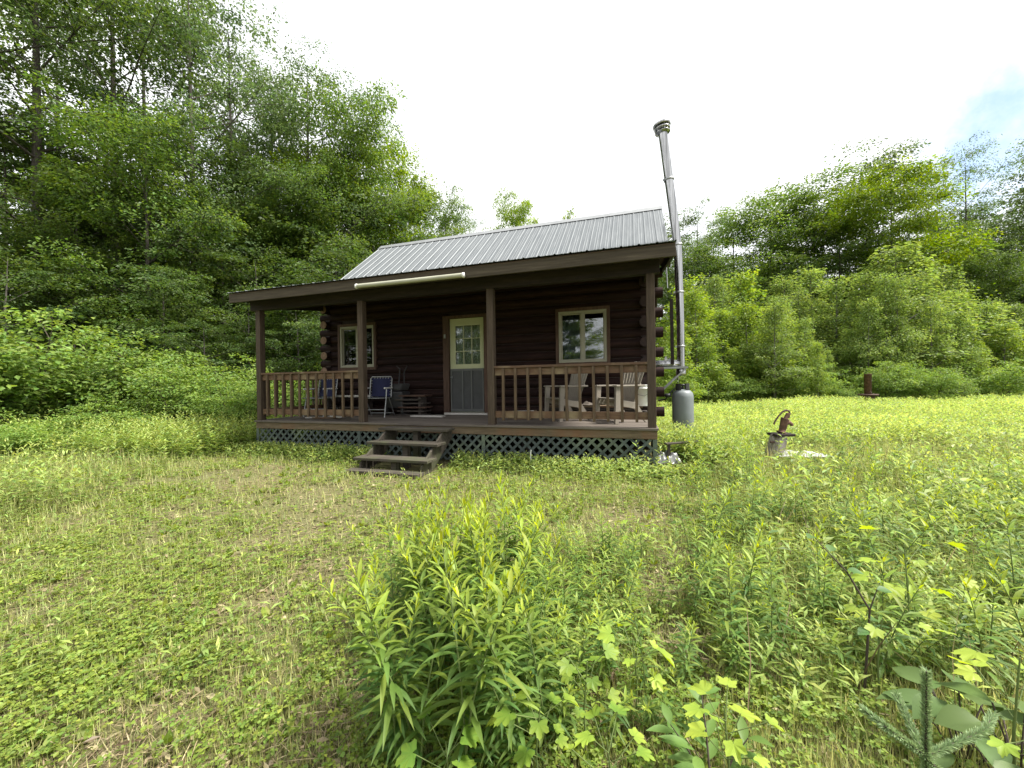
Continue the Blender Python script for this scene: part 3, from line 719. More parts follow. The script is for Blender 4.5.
x = at_porch(323, 6.3); t = thing('firewood_heap', 'scatter of pale split sticks on the deck behind the left railing', 'sticks', (x, 6.35, ZD))
for k in range(9):
    a = random.uniform(-.5, .5); cx = random.uniform(-.5, .6); cyy = random.uniform(-.15, .15); l = random.uniform(.15, .3); zz = .02 + .028 * (k % 3)
    MB().bar((cx - l * math.cos(a), cyy - l * math.sin(a), zz), (cx + l * math.cos(a), cyy + l * math.sin(a), zz), .04, .028).build('stick', MT['paleboard' if k % 2 else 'rim'], t)
# wheeled cart with upright handle
x = at_porch(399, 7.33); t = thing('hand_cart', 'black wheeled hand cart with an upright handle against the log wall', 'hand cart', (x, 7.3, ZD))
MB().tube([(-.10, .10, .16), (-.05, .16, 1.02), (-.12, .12, 1.09)], .014, 8).tube([(.08, .10, .16), (.06, .16, .95), (.16, .13, 1.08)], .014, 8).build('handle', MT['black'], t)
MB().prism([(-.2, -.16, .16), (.2, -.16, .16), (.24, .12, .16), (-.24, .12, .16)], (0, 0, 0), (0, 0, .36)).build('body', MT['black'], t, bevel=.03)
MB().prism([(-.18, -.12, .53), (.12, -.14, .53), (.2, .1, .53), (-.14, .12, .53)], (0, 0, 0), (.06, .03, .16)).build('bag', MT['rubber'], t, bevel=.04)
for sx in (-.21, .21):
    MB().lathe([(.03, -.02), (.095, -.022), (.10, 0), (.095, .022), (.03, .02)], 18, (sx, -.1, .101), (1, 0, 0)).build('wheel', MT['rubber'], t)
# right side: low boards with bucket
x = at_porch(606, 7.35); bs = boards('board_stack', 'low stack of long boards along the wall behind the armchairs', 'board stack', x - .25, 7.33, ZD, 1.75, .30, 5, ['darkboard', 'rim', 'darkboard'], .06, .036, .012)
zb_ = ZD + 5 * .048 - .012
t = thing('rag', 'crumpled pale rag lying on the low boards between the armchairs', 'rag', (x - .28, 7.28, zb_))
vs = []; n = 9
def crumple(nm, mat, parent, sx, sy, h, seed, n=14, th=.006, base=.004):
    r = np.random.default_rng(seed); g = np.linspace(-1, 1, n); X, Y = np.meshgrid(g, g)
    k = r.random() * 50
    Z = base + h * np.clip(fbm(X * 2.2 + k, Y * 2.2 + k) * 1.5 - .35, .0, 1) * np.clip(1.15 - np.maximum(abs(X), abs(Y)) ** 3, .1, 1)
    PX = X * sx * (1 - .15 * vnoise(Y * 3 + k, X * 0 + k)); PY = Y * sy * (1 - .15 * vnoise(X * 3 + k, Y * 0 + 2 * k))
    top = np.stack([PX, PY, Z + th], -1).reshape(-1, 3); bot = np.stack([PX, PY, Z], -1).reshape(-1, 3)
    i = (np.arange(n - 1)[:, None] * n + np.arange(n - 1)[None]).ravel(); N = n * n
    Q = [np.stack([i, i + 1, i + n + 1, i + n], -1), np.stack([i + N, i + n + N, i + n + 1 + N, i + 1 + N], -1)]
    ed = list(range(n)) + [n * k2 + n - 1 for k2 in range(1, n)] + [N - 1 - k2 for k2 in range(1, n)] + [n * (n - 1 - k2) for k2 in range(1, n - 1)]
    Q.append(np.array([[ed[a], ed[(a + 1) % len(ed)] , ed[(a + 1) % len(ed)] + N, ed[a] + N] for a in range(len(ed))]))
    return np_mesh(nm, np.concatenate([top, bot]), np.concatenate(Q), MT[mat], None, parent, True)
crumple('cloth', 'deck', t, .17, .12, .09, 3)
bx = at_porch(640, 7.12)
t = thing('bucket', 'white plastic bucket behind the right corner post of the porch', 'bucket', (bx + .03, 7.22, zb_ - .0))
MB().lathe([(.0, .0), (.128, .0), (.132, .01), (.148, .30), (.156, .30), (.156, .315), (.150, .32), (.150, .36), (.157, .362), (.157, .372), (.146, .372), (.128, .02), (0, .02)], 24).build('pail', MT['white'], t)
MB().tube([(-.156, 0, .31), (-.13, -.10, .26), (-.05, -.165, .20), (.05, -.17, .18), (.13, -.10, .24), (.156, 0, .31)], .004, 6).build('handle', MT['black'], t)
t = thing('loose_board', 'short yellowish board lying on the deck left of the armchairs', 'board', (at_porch(519, 6.75), 6.8, ZD), .1)
MB().box(-.22, .22, -.07, .07, .001, .028).build('board', MT['rim'], t, bevel=.003)
t = thing('kindling_pile', 'small heap of sticks by the wall right of the door', 'sticks', (at_porch(527, 7.3), 7.25, ZD))
for k in range(8):
    a = random.uniform(-.3, .3); zz = .02 + .03 * (k // 2); cx = random.uniform(-.1, .1)
    MB().bar((cx - .2 * math.cos(a), -.1 + .05 * (k % 3), zz), (cx + .2 * math.cos(a), .0 + .05 * (k % 3), zz + .01), .035, .026).build('stick', MT['rim' if k % 3 else 'paleboard'], t)

# ------------------------------------------------------------------ beside the cabin
t = thing('propane_tank', 'tall grey propane gas tank beside the right end of the cabin', 'gas tank', (.84, 7.85, .04))
MB().lathe([(0, .03), (.12, .03), (.17, .06), (.187, .12), (.187, .95), (.175, 1.02), (.13, 1.07), (.05, 1.09), (0, 1.09)], 28).build('tank', MT['tank'], t)
MB().lathe([(.15, 0), (.155, 0), (.155, .08), (.15, .08)], 24).build('foot_ring', MT['tank'], t)
cl = MB(); 
for a0, a1 in ((-1.2, 1.2), (1.9, 4.4)):
    n = 10; vs = []
    for i in range(n + 1):
        a = a0 + (a1 - a0) * i / n
        for r, z in ((.115, 1.06), (.121, 1.06), (.121, 1.20), (.115, 1.20)): vs.append((r * math.cos(a), r * math.sin(a), z))
    fs = []
    for i in range(n):
        for k in range(4): fs.append((4 * i + k, 4 * i + (k + 1) % 4, 4 * i + 4 + (k + 1) % 4, 4 * i + 4 + k))
    cl.add(vs, fs + [(0, 1, 2, 3), (4 * n + 3, 4 * n + 2, 4 * n + 1, 4 * n)])
cl.build('collar', MT['black'], t)
MB().lathe([(.0, 1.09), (.025, 1.09), (.025, 1.13), (.018, 1.15), (.04, 1.16), (.04, 1.185), (0, 1.19)], 12).build('valve', MT['black'], t)
MB().lathe([(0, -.03), (.055, -.03), (.065, 0), (.055, .03), (0, .03)], 14, (-.26, -.02, .98)).tube([(0, 0, 1.13), (-.12, -.02, 1.12), (-.24, -.02, 1.0), (-.30, .02, .9), (-.42, .08, .88)], .014, 8).build('regulator', MT['black'], t)
t = thing('white_bag', 'crumpled white plastic bag on the chimney bracket', 'bag', (.62, 8.30, 1.575)); crumple('bag', 'white', t, .16, .09, .22, 9)
p = at_z(667, 463, .05)
t = thing('foil_scrap', 'crumpled silver scrap on the ground at the right porch corner', 'scrap', (p[0], p[1], .06)); crumple('foil', 'foil', t, .19, .17, .22, 6, n=26)
t = thing('scrap_board', 'grey board tip poking from the weeds at the right porch corner', 'board', (.52, 6.3, 0), .2)
MB().bar((-.1, 0, .34), (.42, .1, .36), .09, .02).bar((-.05, 0, 0), (-.05, .0, .33), .04, .03).build('board', MT['step'], t)
p = at_z(531, 470); t = thing('metal_stake', 'thin white stake standing in the weeds before the lattice', 'stake', (p[0], p[1], 0)); MB().tube([(0, 0, -.05), (.0, .0, .26), (.008, 0, .30)], .008, 8).build('rod', MT['white'], t)

# hand pump on a stump ----------------------------------------------------
pp = at_z(772, 461); PX, PY = pp[0], pp[1]
t = thing('water_pump', 'rusty old hand water pump on a leaning grey log post', 'hand pump', (PX, PY, -.03)); t.scale = (.86, .86, 1.0)
tilt = Vector((.22, 0, 1)).normalized(); rv = Vector((camR[0], camR[1], 0)).normalized()
axv = (Vector((0, 0, 1)) + rv * .32).normalized()
P = lambda r, z, b=0: axv * z + rv * r + Vector((-rv.y, rv.x, 0)) * b
lp = []
MB().lathe([(0, -.08), (.16, -.08), (.155, .1), (.14, .30), (.137, .44), (.13, .45), (0, .45)], 16, (0, 0, 0), axv).build('log_post', MT['stump'], t)
b = MB(); b.prism([P(-.15, .452, -.15), P(.19, .452, -.15), P(.21, .452, .13), P(-.13, .452, .15)], (0, 0, 0), axv * .04); b.build('cap_board', MT['dark'], t, bevel=.006)
MB().lathe([(0, .493), (.085, .493), (.085, .51), (.055, .52), (.055, .56), (.058, .57), (.066, .70), (.07, .72), (.07, .735), (0, .735)], 16, rv * .03, axv).build('pump_body', MT['rust'], t)
MB().tube([P(.07, .66), P(.13, .665), P(.175, .64), P(.19, .615)], [.034, .03, .027, .03], 10).build('spout', MT['rust'], t)
MB().prism([P(.0, .735, -.02), P(.10, .735, -.02), P(.09, .82, -.02), P(.03, .83, -.02)], (0, 0, 0), Vector((-rv.y, rv.x, 0)) * .04).build('pump_cap', MT['rust'], t, bevel=.008)
MB().tube([P(.10, .80), P(.06, .86), P(-.01, .87), P(-.06, .84), P(-.11, .77), P(-.145, .69), P(-.155, .64)], [.015, .017, .016, .015, .014, .013, .016], 8).build('pump_handle', MT['rustdark'], t)
MB().bar(P(-.20, .36, -.1), P(-.13, .36, -.1), .03, .03).build('bolt', MT['rustdark'], t)
p = at_z(803, 463); t = thing('plastic_sheet', 'white plastic sheet lying in the grass beside the hand pump', 'sheet', (p[0], p[1], .10), YAW - .12); crumple('sheet', 'sheet', t, .40, .13, .09, 21, n=26)
# rusty barrel in the field
p = at_d(868, 394, 17.0); t = thing('rusty_pipe', 'rusty upright steel pipe on a round base in the far field', 'pipe', (p[0], p[1], 0)); t.scale = (.78, .78, 1)
zb3 = p[2]
MB().lathe([(.155, 0), (.165, 0), (.165, .86), (.175, .86), (.175, .89), (.15, .89), (.15, .02), (0, .02)], 20, (0, 0, zb3)).build('pipe', MT['rust'], t)
MB().lathe([(0, -.07), (.44, -.07), (.46, -.03), (.44, -.002), (0, -.002)], 24, (0, 0, zb3)).build('base_plate', MT['rustdark'], t)
MB().lathe([(.30, 0), (.30, zb3 - .071)], 16).build('pedestal', MT['rustdark'], t)

# ------------------------------------------------------------------ trees
def tube_np(pts, rs, n=6):
    pts = np.asarray(pts); t = nrm(np.gradient(pts, axis=0)); ref = np.array([.3, .9, .1]); u = nrm(np.cross(t, ref)); w_ = np.cross(t, u)
    a = np.arange(n) * 2 * PI / n
    v = pts[:, None] + (u[:, None] * np.cos(a)[None, :, None] + w_[:, None] * np.sin(a)[None, :, None]) * np.asarray(rs)[:, None, None]
    m = len(pts); i = (np.arange(m - 1)[:, None] * n + np.arange(n)[None]); j = (np.arange(m - 1)[:, None] * n + (np.arange(n)[None] + 1) % n)
    return v.reshape(-1, 3), np.stack([i, j, j + n, i + n], -1).reshape(-1, 4)

def make_tree(seed, H, base, R, nl, leaf, spray, nsp, prof, mats, flat=.18, el=(5, 55), tint_amp=.5, trunk_r=None, dens=1.0, names=('trunk', 'crown'), aspect=.62, lean=.3, multi=1):
    r = np.random.default_rng(seed); wood_ = NB(); lv = NB()
    cs = []
    for s in range(multi):
        ang = r.random() * 2 * PI; sp = 0 if multi == 1 else .10 + .25 * r.random()
        Hs = H * (1 if s == 0 else r.uniform(.6, .95))
        n = 12; t = np.linspace(0, 1, n)
        spread = (0 if multi == 1 else R * .55 * r.uniform(.4, 1))
        tx = np.cos(ang) * (sp + spread * t ** 1.3) + lean * np.cumsum(r.normal(0, .05, n)) * t
        ty = np.sin(ang) * (sp + spread * t ** 1.3) + lean * np.cumsum(r.normal(0, .05, n)) * t
        tr = np.stack([tx, ty, t * Hs * .97 - .15], 1); r0 = trunk_r or Hs * .011
        v, q = tube_np(tr, r0 * (1 - .93 * t) ** .85 * np.where(t < .05, 1.35, 1), 8); wood_.add(v, q, .5)
        for i in range(nl):
            f = (i + r.random()) / nl; tt = base + (1 - base) * f; az = i * 2.39996 + r.normal(0, .35)
            o = np.array([np.interp(tt, t, tr[:, k]) for k in range(3)])
            Lb = R * prof(f) * r.uniform(.5, 1.35) * (1 if multi == 1 else .6); e0 = math.radians(el[0] + (el[1] - el[0]) * f + r.normal(0, 8))
            m = 7; u = np.linspace(0, 1, m); hd = np.array([math.cos(az), math.sin(az), 0])
            cur = o + hd * (Lb * u * math.cos(e0))[:, None] + np.array([0, 0, 1]) * (Lb * (u * math.sin(e0) + .10 * u * u - .12 * u ** 3))[:, None]
            cur += np.cumsum(r.normal(0, .03 * Lb / m * 2, (m, 3)), 0) * u[:, None]
            br0 = max(.008, r0 * .42 * (1 - tt) + .006)
            v, q = tube_np(cur, br0 * (1 - .85 * u), 5); wood_.add(v, q, .5)
            ns = max(2, int(Lb / (spray * .62) * dens)); 
            for k in range(ns):
                s_ = .28 + .72 * (k + r.random() * .8) / ns; c = np.array([np.interp(s_, u, cur[:, j]) for j in range(3)])
                if s_ < .97:
                    side = (1 if k % 2 else -1) * r.uniform(.5, 1.2); a2 = az + side; l2 = Lb * .42 * (1.15 - s_) * r.uniform(.6, 1.3) + .12
                    c2 = c + np.array([math.cos(a2) * l2, math.sin(a2) * l2, l2 * r.uniform(-.05, .4)])
                    v, q = tube_np(np.stack([c, (c + c2) / 2 + r.normal(0, .03, 3), c2]), [br0 * .4, br0 * .28, br0 * .1], 4); wood_.add(v, q, .5)
                    for mm in range(1 if l2 < spray * .8 else 2): cs.append((c + (c2 - c) * (1 if mm == 0 else .5), hd * .5 + np.array([math.cos(a2), math.sin(a2), 0]) * .5, tt, s_))
                else: cs.append((c, hd, tt, s_))
        cs.append((tr[-1], np.array([0, 0, 0.]), 1, 1))
    for c, hd, tt, s_ in cs:
        n = int(nsp * r.uniform(.5, 1.3)); sr = spray * r.uniform(.5, 1.3)
        a = r.random(n) * 2 * PI; q = np.sqrt(r.random(n)) * sr
        off = np.stack([np.cos(a) * q, np.sin(a) * q, r.normal(0, flat * sr, n) - .22 * q * q / sr], 1)
        tilt = r.normal(0, .2, 2); off[:, 2] += off[:, 0] * tilt[0] + off[:, 1] * tilt[1]
        P_ = c + off; D = np.stack([np.cos(a), np.sin(a), np.full(n, -.25)], 1) + hd * .5 + r.normal(0, .45, (n, 3))
        N = np.array([0, 0, 1.]) + r.normal(0, .45, (n, 3)) + hd * .55
        L_ = leaf * r.uniform(.65, 1.2, n)
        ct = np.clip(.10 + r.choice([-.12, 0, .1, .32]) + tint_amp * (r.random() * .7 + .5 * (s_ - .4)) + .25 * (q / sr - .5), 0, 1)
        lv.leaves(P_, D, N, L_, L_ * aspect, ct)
    root = bpy.data.objects.new('tree', None)
    return root, wood_, lv
def register_tree(name, args, mats):
    root, wd_, lv = args
    root.name = name; C.objects.link(root)
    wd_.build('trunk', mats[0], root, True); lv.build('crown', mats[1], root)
    return root
dome = lambda f: max(.12, (4 * (f * .82 + .13) * (1 - (f * .82 + .13))) ** .55)
cone = lambda f: max(.08, (1 - f) ** .9 * min(1, .45 + f * 3))
oval = lambda f: max(.15, math.sin(PI * min(1, .12 + .86 * f)) ** .7)

PROT = {}
def proto(key, name, mats, **kw): PROT[key] = [register_tree(name, make_tree(**kw, mats=None), mats)]; PROT[key].append(kw['H'])
lm = (MT['bark'], MT['lightmaple']); mm = (MT['bark'], MT['maple']); am = (MT['bark'], MT['ash']); ym = (MT['bark'], MT['yellowmaple']); bm_ = (MT['barkpale'], MT['birch'])
for i in range(3): proto('maple%d' % i, 'maple_tree', mm, seed=10 + i, H=16, base=.12, R=4.8, nl=36, leaf=.18, spray=.95, nsp=120, prof=dome, flat=.12, dens=.6)
for i in range(2): proto('tall%d' % i, 'tall_maple_tree', mm, seed=20 + i, H=20, base=.34, R=5.2, nl=24, leaf=.165, spray=.95, nsp=105, prof=dome, el=(8, 60), flat=.16, dens=.6)
for i in range(3): proto('green%d' % i, 'green_maple_tree', lm, seed=90 + i, H=16, base=.08, R=4.9, nl=36, leaf=.18, spray=.95, nsp=120, prof=dome, el=(0, 58), flat=.2, dens=.85)
for i in range(3): proto('ash%d' % i, 'ash_tree', am, seed=30 + i, H=18, base=.24, R=4.8, nl=26, leaf=.16, spray=.85, nsp=100, prof=dome, el=(12, 64), flat=.24, aspect=.5, dens=.6)
for i in range(2): proto('yellow%d' % i, 'bright_maple_tree', ym, seed=40 + i, H=14, base=.06, R=4.8, nl=38, leaf=.18, spray=.9, nsp=125, prof=dome, flat=.2, dens=.9)
for i in range(3): proto('low%d' % i, 'young_maple_tree', mm, seed=50 + i, H=7.5, base=.05, R=2.8, nl=22, leaf=.12, spray=.62, nsp=115, flat=.1, dens=.75, prof=oval, el=(0, 50))
for i in range(4): proto('birch%d' % i, 'young_birch_tree', bm_, seed=60 + i, H=6.5, base=.12, R=1.9, nl=36, leaf=.11, spray=.42, nsp=70, dens=.75, prof=cone, el=(25, 62), flat=.3, aspect=.6)
for i in range(3): proto('aspen%d' % i, 'young_aspen_tree', (MT['barkpale'], MT['aspen']), seed=80 + i, H=6, base=.06, R=1.9, nl=32, leaf=.12, spray=.42, nsp=72, dens=.75, prof=cone, el=(22, 60), flat=.3, aspect=.65)
for i in range(3): proto('shrub%d' % i, 'leafy_shrub', (MT['twig'], MT['shrub']), seed=70 + i, H=2.9, base=.05, R=1.7, nl=12, leaf=.10, spray=.34, nsp=40, prof=oval, el=(10, 55), multi=5, trunk_r=.022, aspect=.6, flat=.25)
used = set()
def plant(key, u, d, topv, label, cat='tree', group=None, sxy=1.0, rz=None, name=None):
    root, H = PROT[key]
    P_ = at_d(u, 384, d); x, y = P_[0], P_[1]
    h = at_d(u, topv, d)[2]
    return put(key, x, y, h, label, cat, group, sxy, rz, name)
def put(key, x, y, h, label, cat='tree', group=None, sxy=1.0, rz=None, name=None):
    root, H = PROT[key]
    o = root if key not in used else copy_tree(root); used.add(key)
    k = h / H; o.location = (x, y, -.05); o.scale = (k * sxy, k * sxy, k); o.rotation_euler = (0, 0, random.random() * 6.28 if rz is None else rz)
    for a in ('group',):
        if a in o: del o[a]
    setp(o, label, cat, group); return o
GL = 'tall trees of the dark left wood'
LBL = 'tall dark green tree in the dense wood left of the cabin'
for key, u, d, tv, s in (('tall0', -70, 15, -190, 1), ('tall1', 40, 16.5, -130, 1), ('tall0', 118, 19, -75, .9), ('ash1', -10, 20, -150, 1), ('tall1', 150, 24, -25, .8), ('ash2', 62, 26, 10, .9)):
    plant(key, u, d, tv, LBL, 'tree', GL, s)
plant('ash0', 196, 19, -26, 'tall feathery tree with the sky showing through, highest in the left wood', sxy=.85)
plant('ash1', 236, 21, 18, 'feathery grey green tree right of the tallest feathery tree', sxy=.85)
plant('ash2', 312, 22, 66, 'grey green rounded tree above the left end of the porch', sxy=.85)
plant('tall0', 275, 25, 74, 'slim tree half hidden between two feathery grey green trees', sxy=.75)
plant('green1', 358, 23, 106, 'yellow green maple with pointed top behind the left porch', sxy=.72)
plant('yellow0', 384, 25, 148, 'bright green maple sloping down towards the metal roof', sxy=.68)
plant('green0', 418, 31, 188, 'dense green maple above the left end of the metal roof', sxy=.72)
plant('green2', 448, 37, 204, 'pale maple lowest in the tree line beside the roof ridge', sxy=.7)
plant('ash0', 472, 44, 218, 'small far tree just where the left tree line meets the roof', sxy=.6)
plant('yellow1', 512, 44, 207, 'lone small treetop peeking over the middle of the metal roof', sxy=.55)
plant('birch0', 570, 48, 206, 'thin tip of a tree peeking over the right half of the roof', sxy=.45)
for key, u, d, tv in (('low0', 5, 12.5, 245), ('low1', 75, 14.5, 285), ('low2', 165, 15, 262), ('low0', 262, 17, 252), ('low0', 335, 18, 245), ('low2', 375, 22, 200), ('low1', 250, 13.5, 300), ('low2', 205, 12.5, 318), ('low0', 300, 14, 290), ('low1', 310, 24, 195), ('low2', 350, 15.5, 270), ('low1', -40, 13, 190)):
    plant(key, u, d, tv, 'low branched young maple at the edge of the left wood', 'tree', 'young maples under the left wood', 1.15)
for key, u, d, tv, s in (('maple0', 8, 16.5, 130, .9), ('green0', 80, 16.5, 190, .95), ('green1', 150, 16.5, 128, .95), ('maple1', 118, 20, 165, .85), ('green2', 225, 18.5, 195, .9), ('maple2', 186, 22, 205, .8), ('green0', 262, 21, 168, .75), ('green1', 318, 21, 175, .8), ('yellow1', 345, 23, 178, .8), ('maple1', 290, 26, 120, .8)):
    plant(key, u, d, tv, 'full crowned maple leafy almost to the ground in the left wood', 'tree', 'full crowned maples of the left wood', s)
for k in range(26):
    u = random.uniform(-150, 400); d = random.uniform(26, 44)
    tv = np.interp(u, [-150, 180, 260, 330, 400], [130, 170, 185, 185, 200]) + random.uniform(0, 90)
    plant(['maple0', 'maple1', 'low0', 'tall1', 'maple2'][k % 5], u, d, tv, 'shaded tree deep inside the wood left of the cabin', 'tree', 'trees deep in the left wood')
# left shrubs
for key, u, d, tv, lb in (('shrub0', 22, 9.0, 306, 'large light green shrub at the left edge of the clearing'), ('shrub1', 78, 9.6, 330, 'light green shrub with arching tips right of the largest left shrub'),
                          ('shrub2', 150, 10.6, 340, 'light green bush in front of the wood, between the large shrub and the porch'), ('shrub0', 228, 10.5, 362, 'low pale bush just left of the left porch post'),
                          ('shrub1', 118, 8.6, 392, 'small shrub low at the foot of the light green bushes'), ('shrub2', -45, 8.2, 330, 'light green shrub cut off by the left picture edge'), ('shrub0', 188, 9.6, 362, 'loose bright bush between the left shrubs and the porch corner'), ('shrub2', 236, 9.3, 378, 'small bright bush right beside the left porch corner'), ('shrub1', 285, 12.5, 352, 'leafy bush seen through the left porch railing')):
    plant(key, u, d, tv, lb, 'shrub', None, 1.15)
for key, u, d, tv in (('shrub1', 45, 8.0, 402), ('shrub0', 95, 9.3, 398), ('shrub2', 175, 10.0, 398), ('shrub1', 205, 10.6, 392), ('shrub0', 140, 9.2, 412), ('shrub2', 12, 7.0, 418), ('shrub0', 236, 9.8, 402), ('shrub2', 70, 7.6, 425)):
    plant(key, u, d, tv, 'knee high bushy weed along the left edge of the yard', 'shrub', 'bushy weeds at the left edge', 1.5)
# right tree line
GR = 'big trees behind the right thicket'
RB = 'large green tree in the wood behind the right field'
plant('ash0', 700, 38, 214, 'slender grey tree beside the chimney pipe')
plant('green0', 735, 40, 226, 'rounded tree second from the chimney in the right tree line', sxy=1.2)
plant('green2', 772, 37, 203, 'dense green tree with broken top in the right tree line', sxy=1.15)
plant('green1', 815, 36, 186, 'broad green tree left of the brightest maple', sxy=1.35)
plant('maple2', 872, 37, 172, 'darker tall tree peeping above the bright maple')
plant('yellow0', 893, 29, 180, 'brightest yellow green maple of the right tree line', sxy=.86)
plant('ash2', 968, 34, 158, 'airy tree against the blue patch of sky', sxy=.85)
plant('maple1', 1032, 33, 190, 'dark tree cut by the right picture edge', sxy=1.1)
plant('maple2', 1080, 34, 150, RB, 'tree', GR); plant('ash1', 1140, 34, 140, RB, 'tree', GR); plant('maple0', 940, 40, 215, RB, 'tree', GR); plant('maple0', 842, 33, 225, RB, 'tree', GR, 1.2); plant('green1', 970, 36, 235, RB, 'tree', GR, 1.2); plant('green0', 925, 33, 240, RB, 'tree', GR, 1.2)
plant('green2', 1000, 30, 255, RB, 'tree', GR); plant('green0', 790, 32, 270, RB, 'tree', GR); plant('low2', 730, 30, 270, RB, 'tree', GR); plant('low0', 690, 33, 250, RB, 'tree', GR)
for k in range(24):
    u = random.uniform(640, 1250); d = random.uniform(34, 50); plant(['green0', 'green1', 'low0', 'maple2'][k % 4], u, d, random.uniform(235, 300), RB, 'tree', GR)
TH = 'young trees of the thicket along the right field'; TB = 'slender grey green young birch in the thicket edging the right field'; TA = 'yellow green young aspen in the thicket edging the right field'
for key, u, d, tv, s, lb in (('aspen0', 697, 20, 285, 1.2, 0), ('aspen1', 722, 21, 305, 1.2, 0), ('aspen2', 748, 20.5, 298, 1.3, 0), ('birch3', 778, 23, 292, 1.2, 0), ('aspen0', 772, 20, 325, 1.2, 0), ('birch0', 800, 24, 288, 1.2, 0),
                         ('birch1', 836, 23, 274, 1.2, 0), ('birch2', 893, 22, 240, 1.7, 'tallest slender young birch, before the bright maple'), ('birch3', 866, 24, 268, 1.2, 0), ('birch0', 925, 23, 268, 1.3, 0),
                         ('birch1', 955, 24, 287, 1.3, 0), ('birch2', 985, 22, 310, 1.2, 0), ('birch3', 1015, 23, 300, 1.3, 0), ('birch1', 1050, 22, 300, 1.2, 0), ('birch2', 1090, 22, 290, 1.2, 0),
                         ('aspen1', 685, 25, 275, 1.2, 0), ('birch3', 715, 26, 270, 1.2, 0), ('aspen2', 742, 27, 268, 1.2, 0), ('birch1', 785, 27, 272, 1.3, 0), ('birch2', 815, 27, 262, 1.2, 0), ('birch3', 945, 26, 262, 1.2, 0), ('birch1', 905, 20.5, 335, 1.2, 0), ('aspen0', 975, 20.5, 338, 1.4, 0), ('birch3', 850, 21, 325, 1.3, 0), ('aspen1', 1030, 20, 345, 1.4, 0), ('aspen2', 708, 18.5, 340, 1.2, 0), ('aspen1', 678, 17, 318, 1.2, 0), ('birch0', 940, 21, 325, 1.3, 0), ('aspen0', 793, 21.5, 345, 1.2, 0), ('birch2', 765, 22, 335, 1.2, 0), ('aspen2', 735, 19.5, 345, 1.1, 0)):
    plant(key, u, d, tv, lb or (TA if key[0] == 'a' else TB), 'tree', None if lb else (TH + (', aspens' if key[0] == 'a' else ', birches')), s * .95)
for k in range(34):
    u = 682 + 390 * (k + random.random()) / 34; tv = np.interp(u, [680, 760, 800, 893, 960, 1070], [290, 305, 300, 262, 295, 310]) + random.uniform(-6, 62); key = random.choice(['birch0', 'birch1', 'birch2', 'birch3', 'aspen0', 'aspen1', 'aspen2'] if u < 790 or u > 980 else ['birch0', 'birch1', 'birch2', 'birch3'])
    plant(key, u, random.uniform(19, 23), tv, TA if key[0] == 'a' else TB, 'tree', TH + (', aspens' if key[0] == 'a' else ', birches'), random.uniform(.8, 1.45))
plant('aspen1', 818, 18.6, 340, 'small yellow green sapling standing alone before the right thicket', 'tree', None, .75)
for k in range(13):
    plant('shrub%d' % (k % 3), 690 + 30 * k + random.uniform(-12, 12), random.uniform(17.5, 21), random.uniform(352, 381), 'low leafy bush where the field meets the right thicket', 'shrub', 'low bushes at the field edge', random.uniform(1, 1.6))
plant('shrub1', 848, 18.5, 379, 'low pale bush left of the rusty pipe in the field', 'shrub', None, 1.1)
# wood behind the photographer, mirrored in the window panes
for k in range(34):
    x = -62 + 80 * (k + random.random() * .6) / 34; y = random.uniform(-38, -30); tall_ = x < -7.5
    put(['maple0', 'maple1', 'yellow0', 'maple2', 'low1'][k % 5], x, y, random.uniform(11, 15) if tall_ else random.uniform(5, 6.3), 'tree on the far side of the clearing, behind the viewer', 'tree', 'trees behind the viewer', 1.2 if tall_ else 1.8)
def far_wood():
    nb_ = NB(); n = 60000; a = rng.uniform(-1.45, 1.25, n); d = rng.uniform(48, 62, n); r_ = d
    x = np.sin(a) * d; yy = np.cos(a) * d; X = right0[0] * x - _sy * yy; Y = right0[1] * x + _cy * yy
    hmax = np.where((a > -.22) & (a < .32), 2.5, np.where(a >= .32, 8, 10)) * (.6 + .6 * vnoise(a * 25, d * .2))
    Z = hmax * rng.random(n) ** .8
    nb_.leaves(np.stack([X, Y, Z], 1), rng.normal(0, 1, (n, 3)), np.array([0, 0, 1.]) + rng.normal(0, .5, (n, 3)), rng.uniform(.35, .7, n), rng.uniform(.25, .45, n), rng.random(n) * .5)
    o = nb_.build('far_wood', MT['maple']); setp(o, 'dark mass of foliage closing the far side of the wood', 'woodland', None, 'stuff')
far_wood()
for k, (root, H) in PROT.items():
    if k not in used: print('unused', k)

# ------------------------------------------------------------------ ground cover
def blocked(X, Y, m=.0):
    b = (X > XL - .05 - m) & (X < XR + .05 + m) & (Y > Y0 - .04 - m) & (Y < 12.6)
    if m > 0: b |= scrapclear(X, Y)
    b |= (X > SX0 - .05) & (X < SX1 + .05) & (Y > 4.6) & (Y < 5.9)
    return b
def scrapclear(X, Y):
    return (np.hypot(X - .47, Y - 6.0) < .42) | ((np.abs(X - PX + .05) < .38) & (Y > PY - .75) & (Y < PY + .25)) | (np.hypot(X - PX - .5, Y - PY + .1) < .42)
def gpos(u, v): p_ = at_z(u, v); return p_[0], p_[1]
